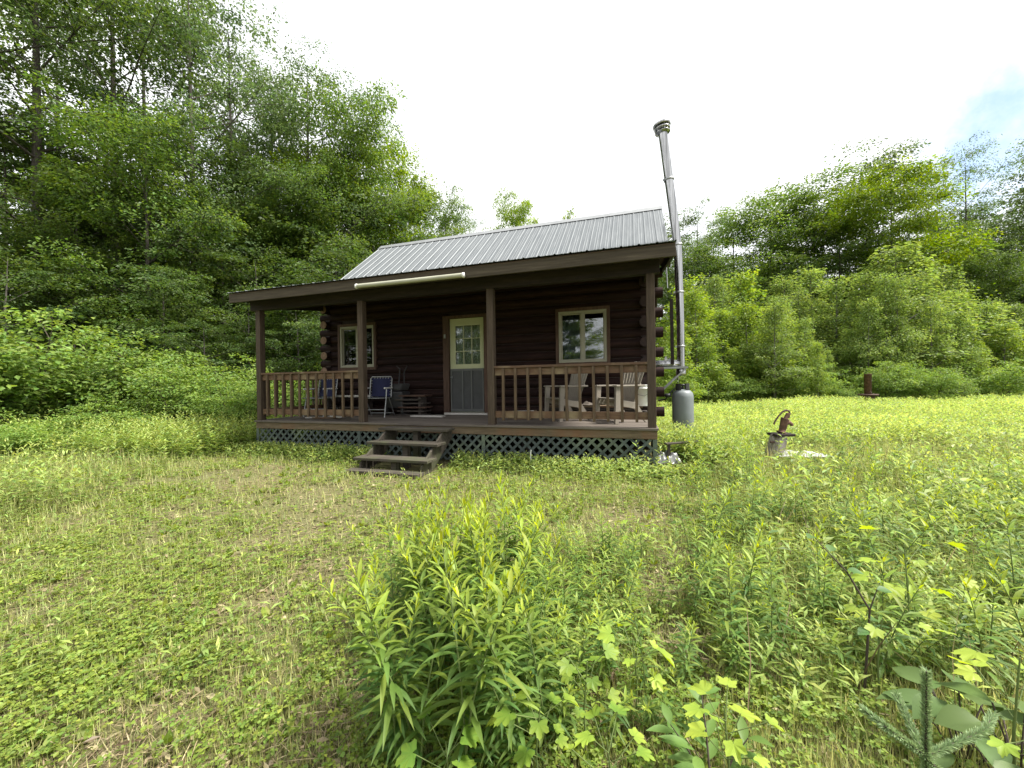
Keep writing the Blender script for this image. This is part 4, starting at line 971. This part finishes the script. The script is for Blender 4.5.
# worn, nearly bare spots: (u, v, radius)
bare_spots = [(350, 520, .75), (300, 500, .6), (395, 480, .55), (60, 590, .22), (215, 475, .4), (660, 590, .30), (640, 520, .45), (330, 570, .4), (140, 745, .25), (690, 560, .3), (255, 610, .25), (680, 640, .2), (270, 480, .6), (420, 540, .3)]
BS = [(gpos(u, v), r_) for u, v, r_ in bare_spots]
BS = [((a, b), r_ * (1.3 if i < 3 or i > 11 else .9)) for i, ((a, b), r_) in enumerate(BS)]
def bareness(X, Y):
    b = np.zeros_like(X)
    for (bx_, by_), r_ in BS: b = np.maximum(b, .92 * np.exp(-(((X - bx_) ** 2 + (Y - by_) ** 2) / r_ ** 2) ** 1.2))
    n = .6 * fbm(X * 2.6 + 20, Y * 2.6 + 7) + .4 * fbm(X * .9 + 3, Y * .9 + 30)
    return np.clip(b * 1.0 + np.clip((n - .56) * 5, 0, .7), 0, 1)
def to_rd(X, Y): return X * right0[0] + Y * right0[1], -_sy * X + _cy * Y
def meadowness(X, Y):
    """0 in the trampled yard, 1 where tall weeds grow"""
    r_, d_ = to_rd(X, Y)
    u_ = 512 + F * r_ / np.maximum(d_, .3)
    right_ = np.clip((r_ - np.minimum(.54 * d_ - .3, 2.45) + (fbm(X * .7, Y * .7) - .5) * 1.6) / .8, 0, 1)
    left_ = np.clip((-r_ - (3.0 + .38 * d_) + (fbm(X * .7 + 9, Y * .7) - .5) * 2.0) / .8, 0, 1)
    back_ = np.clip((d_ - 11.5) / 1.5, 0, 1) + np.clip((Y - 6.5) / 1.0, 0, 1) * (X < XL - .6)
    return np.clip(np.maximum(np.maximum(right_, left_), back_), 0, 1)
def scatter(n, d0, d1, p=1.0, wide=1.55, extra=1.5):
    d_ = d0 * (d1 / d0) ** (rng.random(n) ** p) if p else rng.uniform(d0, d1, n)
    hw = wide * d_ + extra; r_ = rng.uniform(-1, 1, n) * hw
    fr = rng.random(n) < .16; r_ = np.where(fr, np.sign(r_) * (hw + rng.uniform(0, 3.2, n)), r_)   # thinner strip on both sides
    x, y = rd(r_, d_); return x, y, d_
def keep(x, y, d_, m): return x[m], y[m], d_[m]

def build_grass():
    g = NB()
    x, y, d_ = scatter(380000, .45, 12)
    md = meadowness(x, y); b = bareness(x, y)
    dn = fbm(x * 2.3 + 3, y * 2.3)
    m = ~blocked(x, y) & (rng.random(len(x)) < (1 - .8 * b) * (.5 + .7 * dn))
    x, y, d_ = keep(x, y, d_, m); md = md[m]; n = len(x)
    sc_ = np.clip(.55 + d_ * .17, .7, 2.2)
    a = rng.random(n) * 2 * PI; tl = rng.uniform(.15, 1.9, n)
    D = np.stack([np.cos(a) * tl, np.sin(a) * tl, np.ones(n)], 1); N = np.stack([np.cos(a), np.sin(a), np.zeros(n)], 1) + .01
    Lg = (rng.uniform(.04, .13, n) + .16 * md * rng.random(n)) * np.clip(sc_, .8, 1.4)
    t = np.clip(rng.normal(.45, .28, n), 0, 1)
    g.blades(np.stack([x, y, np.full(n, -.01)], 1), D, np.cross(D, np.cross(N, D)) * -1, Lg, .0045 * sc_, t, 2, rng.uniform(.2, .9, n), [.8, 1, .06])
    o = g.build('grass', MT['grass']); setp(o, 'short mixed green grass of the yard', 'grass', None, 'stuff')
def build_clover():
    g = NB(); x, y, d_ = scatter(230000, .45, 10)
    md = meadowness(x, y); b = bareness(x, y); dn = fbm(x * 1.6 + 33, y * 1.6 + 8)
    m = ~blocked(x, y) & (rng.random(len(x)) < (1 - .88 * b) * np.clip((dn - .24) * 2.6, .15, 1))
    x, y, d_ = keep(x, y, d_, m); md = md[m]; n = len(x); dn = dn[m]
    sc_ = np.clip(.6 + d_ * .16, .75, 2.2)
    h = rng.uniform(.02, .075, n) * (1 + .8 * md); L_ = rng.uniform(.013, .028, n) * sc_; a0 = rng.random(n) * 2 * PI
    up = np.array([0, 0, 1.]) + rng.normal(0, .35, (n, 3)); t = np.clip(rng.normal(.35, .2, n) + .3 * (dn - .5), 0, 1)
    c = np.stack([x, y, h], 1)
    for k in range(3):
        a = a0 + k * 2.1; D = np.stack([np.cos(a), np.sin(a), rng.normal(0.05, .15, n)], 1)
        g.leaves(c, D, up, L_, L_ * .85, t, .1, .6)
    # bigger single weed leaves (plantain, strawberry) in rosettes
    x, y, d_ = scatter(9000, .5, 8); b = bareness(x, y)
    m = ~blocked(x, y) & (rng.random(len(x)) < (1 - .8 * b) * np.clip((fbm(x * 1.3 + 60, y * 1.3) - .4) * 4, .05, 1)); x, y, d_ = keep(x, y, d_, m); n = len(x); a0 = rng.random(n) * 6.28
    for k in range(6):
        a = a0 + k * 1.05 + rng.normal(0, .2, n); D = np.stack([np.cos(a), np.sin(a), rng.uniform(.15, .9, n)], 1); L_ = rng.uniform(.035, .085, n) * np.clip(.7 + d_ * .1, .8, 1.4)
        g.blades(np.stack([x, y, np.full(n, .01)], 1), D, np.array([0, 0, 1.]) + 0 * D, L_, L_ * .42, np.clip(rng.normal(.4, .2, n), 0, 1), 3, .5, [.25, .9, 1, .1])
    o = g.build('clover', MT['clover']); setp(o, 'low clover and small broad weeds covering the yard', 'ground cover', None, 'stuff')
def build_thatch():
    g = NB(); x, y, d_ = scatter(135000, .45, 10); b = bareness(x, y); md = meadowness(x, y)
    m = ~blocked(x, y) & (rng.random(len(x)) < (.24 + .7 * b)); x, y, d_ = keep(x, y, d_, m); n = len(x)
    sc_ = np.clip(.6 + d_ * .16, .75, 2.0); a = rng.random(n) * 2 * PI
    D = np.stack([np.cos(a), np.sin(a), rng.uniform(-.02, .25, n)], 1)
    L_ = rng.uniform(.03, .16, n); wdt = np.where(rng.random(n) < .22, rng.uniform(.012, .03, n), rng.uniform(.002, .005, n)) * sc_
    L_ = np.where(wdt > .012, L_ * .45, L_)
    g.leaves(np.stack([x, y, rng.uniform(.004, .03, n)], 1), D, np.array([0, 0, 1.]) + rng.normal(0, .3, (n, 3)), L_, wdt, np.clip(rng.normal(.5, .3, n), 0, 1), .05)
    # last year's dead stems, upright or leaning
    x, y, d_ = scatter(900, 1.2, 9); m = ~blocked(x, y, .1) & (rng.random(len(x)) < .7 * meadowness(x, y)); x, y, d_ = keep(x, y, d_, m); n = len(x)
    D = np.stack([rng.normal(0, .35, n), rng.normal(0, .35, n), np.ones(n)], 1)
    g.blades(np.stack([x, y, np.zeros(n)], 1), D, rng.normal(0, 1, (n, 3)) * [1, 1, .1], rng.uniform(.2, .6, n), .004 + .0008 * d_, np.clip(rng.normal(.5, .3, n), 0, 1), 3, rng.uniform(0, .5, n), [1, .9, .8, .4])
    o = g.build('dry_thatch', MT['thatch']); setp(o, 'dry brown grass and dead leaves between the green plants', 'thatch', None, 'stuff')
def stalks(g, x, y, H_, nl, L_, W_, t0, seg=0, topj=.25):
    """leafy upright stalks as many small leaves"""
    n = len(x); ln = rng.normal(0, .10, (n, 2))
    for j in range(nl):
        f = (j + .6) / nl; h = H_ * (f * .98); a = j * 2.4 + rng.random(n) * 1.2 + x * 31
        c = np.stack([x + ln[:, 0] * H_ * f * f, y + ln[:, 1] * H_ * f * f, h], 1)
        upz = np.interp(f, [0, .6, 1], [.15, .45, 1.5]) + rng.normal(0, .2, n)
        D = np.stack([np.cos(a), np.sin(a), upz], 1); ll = L_ * np.interp(f, [0, .35, .8, 1], [.7, 1, .85, .45]) * rng.uniform(.7, 1.3, n)
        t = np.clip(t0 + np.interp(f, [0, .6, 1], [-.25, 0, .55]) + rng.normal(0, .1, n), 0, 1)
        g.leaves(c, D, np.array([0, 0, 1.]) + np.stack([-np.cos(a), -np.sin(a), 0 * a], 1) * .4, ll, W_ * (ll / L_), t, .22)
def build_meadow():
    g = NB()
    # near and middle weeds
    x, y, d_ = scatter(12500, 1.4, 11, .9); md = meadowness(x, y); hn = fbm(x * .55 + 4, y * .55 + 2)
    m = ~blocked(x, y, .12) & (rng.random(len(x)) < md * np.clip(.36 + .15 * d_, .5, 1) * np.clip((hn - .2) * 2.2, .15, 1)) ; x, y, d_ = keep(x, y, d_, m); hn = hn[m]; md = md[m]
    n = len(x); H_ = (.14 + .55 * np.clip(hn - .2, 0, .6)) * rng.uniform(.6, 1.25, n) * (.5 + .5 * md) * np.clip(.42 + .13 * d_, .5, 1.15) * np.where(to_rd(x, y)[0] < 0, 1.9, 1.0)
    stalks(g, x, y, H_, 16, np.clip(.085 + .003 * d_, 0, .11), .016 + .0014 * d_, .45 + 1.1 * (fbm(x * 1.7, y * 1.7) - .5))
    # broad leaved weeds mixed in
    x, y, d_ = scatter(2600, 2.6, 10, .9); md = meadowness(x, y); m = ~blocked(x, y, .12) & (rng.random(len(x)) < md * np.clip((fbm(x * .9 + 70, y * .9) - .35) * 4, 0, 1)); x, y, d_ = keep(x, y, d_, m)
    stalks(g, x, y, rng.uniform(.2, .55, len(x)) * np.clip(.6 + .1 * d_, .7, 1.1), 12, .10, .05, .3)
    # taller growth against the left end of the porch
    n = 1500; x = XL - .15 - np.abs(rng.normal(0, 2.2, n)); y = rng.uniform(Y0 - 1.0, Y0 + 2.5, n) - .25 * np.abs(x - XL); stalks(g, x, y, rng.uniform(.25, .8, n), 16, .10, .034, .5)
    # low weeds along the lattice and around the yard
    x = rng.uniform(XL - .5, XR + .6, 2600); y = Y0 - np.abs(rng.normal(0, .28, 2600)) - .03; m = ~blocked(x, y, .01); x = x[m]; y = y[m]
    stalks(g, x, y, rng.uniform(.06, .26, len(x)) * (.6 + .8 * fbm(x * 1.5, y)), 8, .07, .035, .4)
    x = rng.normal(.85, .45, 500); y = rng.normal(6.9, .55, 500); m = ~blocked(x, y, .05) & (np.hypot(x - .8, y - 7.85) > .24); x = x[m]; y = y[m]; stalks(g, x, y, rng.uniform(.3, .62, len(x)), 14, .10, .03, .4)
    # scattered stalks in the yard
    x, y, d_ = scatter(4200, 1.6, 8); m = ~blocked(x, y) & (rng.random(len(x)) < np.where(to_rd(x, y)[0] > -.2, .6, .22) * (1 - bareness(x, y))); x, y, d_ = keep(x, y, d_, m)
    stalks(g, x, y, rng.uniform(.08, .36, len(x)) , 11, .065, .015, .5)
    o = g.build('tall_weeds', MT['meadow']); setp(o, 'mixed waist high weeds filling the clearing right of the yard', 'weeds', None, 'stuff')
    g = NB()
    n = 42000; r_ = rng.uniform(-1, 1, n); d_ = rng.uniform(7, 27, n); r2 = r_ * (1.75 * d_ + 4); x, y = rd(r2, d_); md = meadowness(x, y); hn = fbm(x * .4 + 14, y * .4 + 2)
    m = ~blocked(x, y, .12) & (rng.random(n) < md) & ~((r2 < 0) & (d_ > 17)) & (r2 > -2.2 * d_)
    x, y, d_ = keep(x, y, d_, m); hn = hn[m]; n = len(x)
    H_ = (.20 + .36 * hn) * rng.uniform(.6, 1.25, n)
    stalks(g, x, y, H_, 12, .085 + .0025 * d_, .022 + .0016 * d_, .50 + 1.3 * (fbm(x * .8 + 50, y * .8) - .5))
    o = g.build('field_weeds', MT['meadow']); setp(o, 'bright yellow green field of weeds reaching the trees', 'field', None, 'stuff')
build_grass(); build_clover(); build_thatch(); build_meadow()

# ------------------------------------------------------------------ single plants in the foreground
def goldenrod_proto(seed, H_):
    r = np.random.default_rng(seed); root = bpy.data.objects.new('goldenrod', None); C.objects.link(root)
    bend = r.normal(0, .15, 2); n = 9; t = np.linspace(0, 1, n); pts = np.stack([bend[0] * t * t * H_, bend[1] * t * t * H_, t * H_ - .02], 1)
    st_ = NB(); v, q = tube_np(pts, .0042 * (1 - .7 * t), 6); st_.add(v, q, .5); st_.build('stem', MT['stem'], root, True)
    g = NB(); nl = int(52 * H_ / .75); f = np.linspace(.10, 1.0, nl); a = np.arange(nl) * 2.4 + r.normal(0, .25, nl)
    c = np.stack([np.interp(f, t, pts[:, k]) for k in range(3)], 1)
    up = np.interp(f, [0, .5, .85, 1], [.25, .55, 1.0, 2.6]) + r.normal(0, .12, nl)
    D = np.stack([np.cos(a), np.sin(a), up], 1); L_ = np.interp(f, [.1, .3, .75, .93, 1], [.075, .13, .118, .08, .05]) * r.uniform(.85, 1.15, nl)
    tt = np.clip(np.interp(f, [0, .55, .85, 1], [.0, .15, .55, 1.0]) + r.normal(0, .12, nl), 0, 1)
    bend_ = np.interp(f, [0, .6, 1], [.85, .6, .12]) + r.normal(0, .12, nl)
    out = np.stack([np.cos(a), np.sin(a), -.35 + 0 * a], 1)
    # folded along the midrib: two half ribbons
    Dn = nrm(D); S = nrm(np.cross(Dn, np.array([0, 0, 1.])))
    prof = [.18, .85, 1, .62, .03]; seg = 4; rows = []
    W_ = L_ * .135
    for i in range(seg + 1):
        u = i / seg; cc = c + Dn * (L_ * u)[:, None] * (1 - .2 * u) + (out * .55 + np.array([0, 0, -.75])) * (L_ * bend_ * u * u * .6)[:, None]
        ww = (W_ * prof[i])[:, None]; lift = np.array([0, 0, 1.]) * ww * .35
        rows += [cc - S * ww / 1 * .5 * 1.0 + lift * .5, cc, cc + S * ww * .5 + lift * .5]
    V = np.stack(rows, 1); k = 3 * (seg + 1); b = np.arange(nl)[:, None, None] * k
    fq = np.array([[3 * i + e, 3 * i + 1 + e, 3 * i + 4 + e, 3 * i + 3 + e] for i in range(seg) for e in (0, 1)])[None]
    g.add(V, (b + fq).reshape(-1, 4), np.repeat(tt, k)); g.build('leaves', MT['goldenrod'], root, True)
    return root
GP = [goldenrod_proto(100 + i, h) for i, h in enumerate((.78, .70, .74, .62, .66, .55, .80))]
gused = set()
def goldenrod(x, y, h, label, group, lean=.08):
    i = random.randrange(len(GP)); base_h = (.78, .70, .74, .62, .66, .55, .80)[i]
    o = GP[i] if i not in gused else copy_tree(GP[i]); gused.add(i)
    k = h / base_h; o.location = (x, y, 0); o.scale = (k ** .6, k ** .6, k); o.rotation_euler = (random.gauss(0, lean), random.gauss(0, lean), random.random() * 6.28)
    setp(o, label, 'goldenrod', group)
for k in range(92):
    while True:
        r_, d_ = random.gauss(-.22, .21), random.uniform(1.22, 2.25)
        if -.54 < r_ and r_ < .10: break
    e = 1 - .35 * max(0, abs(r_ + .24) - .2) / .3
    x, y = rd(r_ * (.75 + .25 * d_), d_); goldenrod(x, y, random.uniform(.58, .80) * e, 'tall green goldenrod stalk in the dense clump at bottom centre', 'goldenrod clump at bottom centre', .06)
for k in range(58):
    d_ = random.uniform(1.35, 2.9); r_ = random.uniform(-.1, .75) + .12 * (d_ - 1.3)
    x, y = rd(r_, d_); goldenrod(x, y, random.uniform(.22, .46), 'shorter goldenrod stalk in the open weeds right of the dense clump', 'short goldenrod right of the clump', .12)
for k in range(165):
    d_ = 1.5 * (5.2 / 1.5) ** random.random(); r_ = d_ * random.uniform(.42, 1.38)
    if r_ < .9 and d_ < 3.2 and random.random() < .6: continue
    x, y = rd(r_, d_); goldenrod(x, y, random.uniform(.28, .74) * (.72 + .06 * d_), 'leafy goldenrod stalk among the weeds in the right foreground', 'goldenrod of the right foreground', .14)

def maple_outline():
    pts = []; 
    spec = [(0, 1.0, 0), (.12, .84, 0), (.22, .86, 0), (.34, .66, 0), (.48, .62, 0), (.66, .80, 0), (.86, .92, 0), (1.0, .78, 0), (1.10, .78, 0), (1.26, .60, 0), (1.5, .58, 0), (1.8, .68, 0), (2.05, .64, 0), (2.3, .45, 0), (2.8, .34, 0)]
    for a, r_, _ in spec: pts.append((a, r_))
    pr = [(math.sin(a) * r_, math.cos(a) * r_) for a, r_ in pts]; pl = [(-x, y) for x, y in pr[1:]][::-1]
    return pr + [(0, -.12)] + pl
MO = np.array(maple_outline())
def palmate(mb, c, d, n, size, cup=.12):
    d = Vector(d).normalized(); n = Vector(n); s = d.cross(n).normalized(); n = s.cross(d).normalized(); c = Vector(c)
    cv = random.uniform(.1, .5); dr = random.uniform(.1, .5); vs = [c] ; k = len(MO)
    for x, y in MO: vs.append(c + s * (x * size) + d * (y * size + .1 * size) + n * (size * (cv * abs(x) - dr * max(y, 0) ** 2 - .22 * x * x + random.uniform(-.05, .05))))
    mb.add(vs, [(0, 1 + i, 1 + (i + 1) % k) for i in range(k)], True)
    j = random.uniform(-.25, .15); LT.append(j - .22); LT.extend([j + (.2 if math.hypot(x, y) > .78 else (-.22 if math.hypot(x, y) < .66 else 0)) for x, y in MO])
LT = []
def oval_leaf(mb, c, d, n, ln, wd_, droop=.2, nseg=6):
    d = Vector(d).normalized(); n = Vector(n); s = d.cross(n).normalized(); n = s.cross(d).normalized(); c = Vector(c); vs = []
    for i in range(nseg + 1):
        u = i / nseg; w_ = wd_ * .5 * max(.03, math.sin(PI * u ** .85)); p_ = c + d * (ln * u) - n * (ln * droop * u * u)
        vs += [p_ - s * w_ + n * w_ * .3, p_, p_ + s * w_ + n * w_ * .3]
    fs = []
    for i in range(nseg):
        for e in (0, 1): fs.append((3 * i + e, 3 * i + 1 + e, 3 * i + 4 + e, 3 * i + 3 + e))
    mb.add(vs, fs, True)
def set_tint(o, v):
    me = o.data; a = me.attributes.new('tint', 'FLOAT', 'POINT'); a.data.foreach_set('value', np.broadcast_to(np.asarray(v, np.float32), (len(me.vertices),)).copy())
def seedling(u, v, h, label, tint, size=.075, n=7, spread=.10):
    p_ = at_z(u, v, h); t = thing('maple_seedling', label, 'seedling', (p_[0], p_[1], 0), random.random() * 6.28)
    sm = MB(); sm.tube([(0, 0, -.02), (.01, .0, h * .5), (0, .01, h)], [.004, .0035, .002], 6); lf = MB()
    for k in range(n):
        a = k * 2.4; z = h * (1 - .11 * (k // 2)) ; l = spread * random.uniform(.35, 1.0) + .02
        e = Vector((math.cos(a) * l, math.sin(a) * l, z + .03)); sm.tube([(0, 0.005, z - .04), tuple(e)], .0014, 5)
        palmate(lf, e, (math.cos(a), math.sin(a), -.15 + random.uniform(-.15, .15)), (random.uniform(-.45, .45), random.uniform(-.45, .45), 1), size * random.uniform(.55, 1.1))
    sm.build('stem', MT['stem'], t); set_tint(lf.build('leaves', MT['seedling'], t), np.clip(np.array(LT, np.float32) + tint * .95 + .05, 0, 1)); LT.clear()
seedling(538, 705, .28, 'yellow green maple seedling just right of the dense goldenrod clump', .55, .05, 10)
seedling(585, 660, .34, 'maple seedling with lobed leaves behind the one beside the clump', .5, .048, 9)
seedling(635, 640, .30, 'maple seedling with pale yellow top leaves in the middle foreground', .75, .052, 9)
seedling(610, 740, .26, 'low maple seedling at the bottom edge right of the clump', .4, .046, 7)
seedling(728, 708, .34, 'pale yellow maple seedling at bottom right of centre', .95, .052, 9)
seedling(905, 545, .52, 'brightest yellow maple seedling, spreading above the right weeds', 1.0, .058, 16, .20)
seedling(880, 618, .36, 'yellow maple seedling below the brightest one', .9, .05, 6, .10)
seedling(1015, 655, .48, 'pale yellow maple seedling cut by the right picture edge', .95, .06, 10, .15)
seedling(640, 530, .3, 'small maple seedling far back in the worn patch', .6, .05, 6)
seedling(445, 745, .2, 'small dark green maple seedling at the foot of the goldenrod clump', .15, .07, 6)
# dark-stemmed sapling
p_ = at_z(862, 600, .42); t = thing('sapling', 'thin dark stemmed sapling leaning in the right foreground weeds', 'sapling', (p_[0], p_[1], 0), YAW)
MB().tube([(.0, 0, -.02), (.02, 0, .25), (.03, 0, .38), (-.04, .02, .52), (-.16, .04, .66)], [.005, .005, .004, .003, .0015], 6).tube([(.03, 0, .38), (.06, .0, .46)], [.003, .0015], 5).build('stem', MT['twig'], t)
lf = MB()
for c, dd in (((.06, 0, .46), (1, -.3, .1)), ((-.04, .02, .53), (.8, -.6, .1)), ((-.16, .04, .66), (-.7, -.5, .2)), ((-.1, .03, .6), (.5, .5, .3)), ((.02, 0, .3), (-1, -.3, .0)), ((.03, 0, .34), (.9, .4, 0))): oval_leaf(lf, c, dd, (0, -.3, 1), .05, .036, .2)
set_tint(lf.build('leaves', MT['oval'], t), .0)
# willow shoot, bottom
p_ = at_z(712, 748, .16); t = thing('willow_shoot', 'low shoot with long oval grey green leaves at the bottom edge', 'shoot', (p_[0], p_[1], 0), .4)
sm = MB(); lf = MB()
for k in range(5):
    a = k * 1.257; tip = Vector((math.cos(a) * .12, math.sin(a) * .12, .18 + .05 * (k % 2))); sm.tube([(0, 0, -.02), tuple(tip * .55 + Vector((0, 0, .02))), tuple(tip)], [.004, .003, .0015], 6)
    for j in range(7):
        f = .35 + .65 * j / 6; b2 = a + (1 if j % 2 else -1) * random.uniform(.5, 1.1); oval_leaf(lf, tip * f, (math.cos(b2), math.sin(b2), .3 + random.uniform(-.2, .3)), (0, 0, 1), random.uniform(.07, .11), .032, .2)
sm.build('stem', MT['twig'], t); set_tint(lf.build('leaves', MT['oval'], t), .35)
# broad leaved plant, bottom right
for (u, v, h, lb, tn) in ((962, 700, .24, 'broad leaved plant behind the spruce seedling at bottom right', .25), (1018, 720, .28, 'broad leaved plant in the bottom right corner', .35)):
    p_ = at_z(u, v, h); t = thing('broad_leaf_plant', lb, 'plant', (p_[0], p_[1], 0), random.random() * 6)
    sm = MB(); lf = MB()
    for k in range(11):
        a = k * 2.4; l = .05 + .012 * k; z = h * (1.05 - .045 * k); sm.tube([(0, 0, -.01), (math.cos(a) * l * .5, math.sin(a) * l * .5, z * .7), (math.cos(a) * l, math.sin(a) * l, z)], .0025, 5)
        oval_leaf(lf, (math.cos(a) * l, math.sin(a) * l, z), (math.cos(a), math.sin(a), random.uniform(-.1, .3)), (random.uniform(-.3, .3), random.uniform(-.3, .3), 1), random.uniform(.09, .14), random.uniform(.07, .10), .25)
    sm.build('stem', MT['twig'], t); set_tint(lf.build('leaves', MT['bigleaf'], t), tn)
# spruce seedling
p_ = at_z(926, 752, .28); t = thing('spruce_seedling', 'small blue green spruce seedling with upright leader at bottom right', 'spruce', (p_[0], p_[1], 0), YAW)
sm = MB(); nd_ = NB()
def needles(a, b, n, ln=.015):
    a = np.array(a); b = np.array(b); f = rng.random(n); ax = nrm(b - a); u1 = nrm(np.cross(ax, [.2, .3, .93])); u2 = np.cross(ax, u1); an = rng.random(n) * 6.28
    o_ = np.cos(an)[:, None] * u1 + np.sin(an)[:, None] * u2; nd_.leaves(a + (b - a) * f[:, None] + o_ * .002, o_ + ax * .9, rng.normal(0, 1, (n, 3)), ln * rng.uniform(.7, 1.2, n), .003, np.clip(rng.normal(.4, .25, n), 0, 1), 0)
br_ = [((0, 0, 0), (0, 0, .27)), ((0, 0, .27), (.004, 0, .50)), ((0, 0, .27), (-.13, -.02, .37)), ((0, 0, .27), (.20, .03, .31)), ((0, 0, .26), (-.03, -.14, .30)), ((0, 0, .26), (.05, .13, .33)), ((0, 0, .18), (-.16, .02, .2)), ((0, 0, .17), (.15, -.08, .2)), ((0, 0, .16), (.02, -.16, .19)), ((.20, .03, .31), (.27, .07, .32)), ((-.08, -.01, .33), (-.12, .06, .35))]
for a, b in br_: sm.tube([a, b], [.004, .002], 6); needles(a, b, int(5200 * np.linalg.norm(np.array(b) - a)))
sm.build('stem', MT['twig'], t); nd_.build('needles', MT['needle'], t)
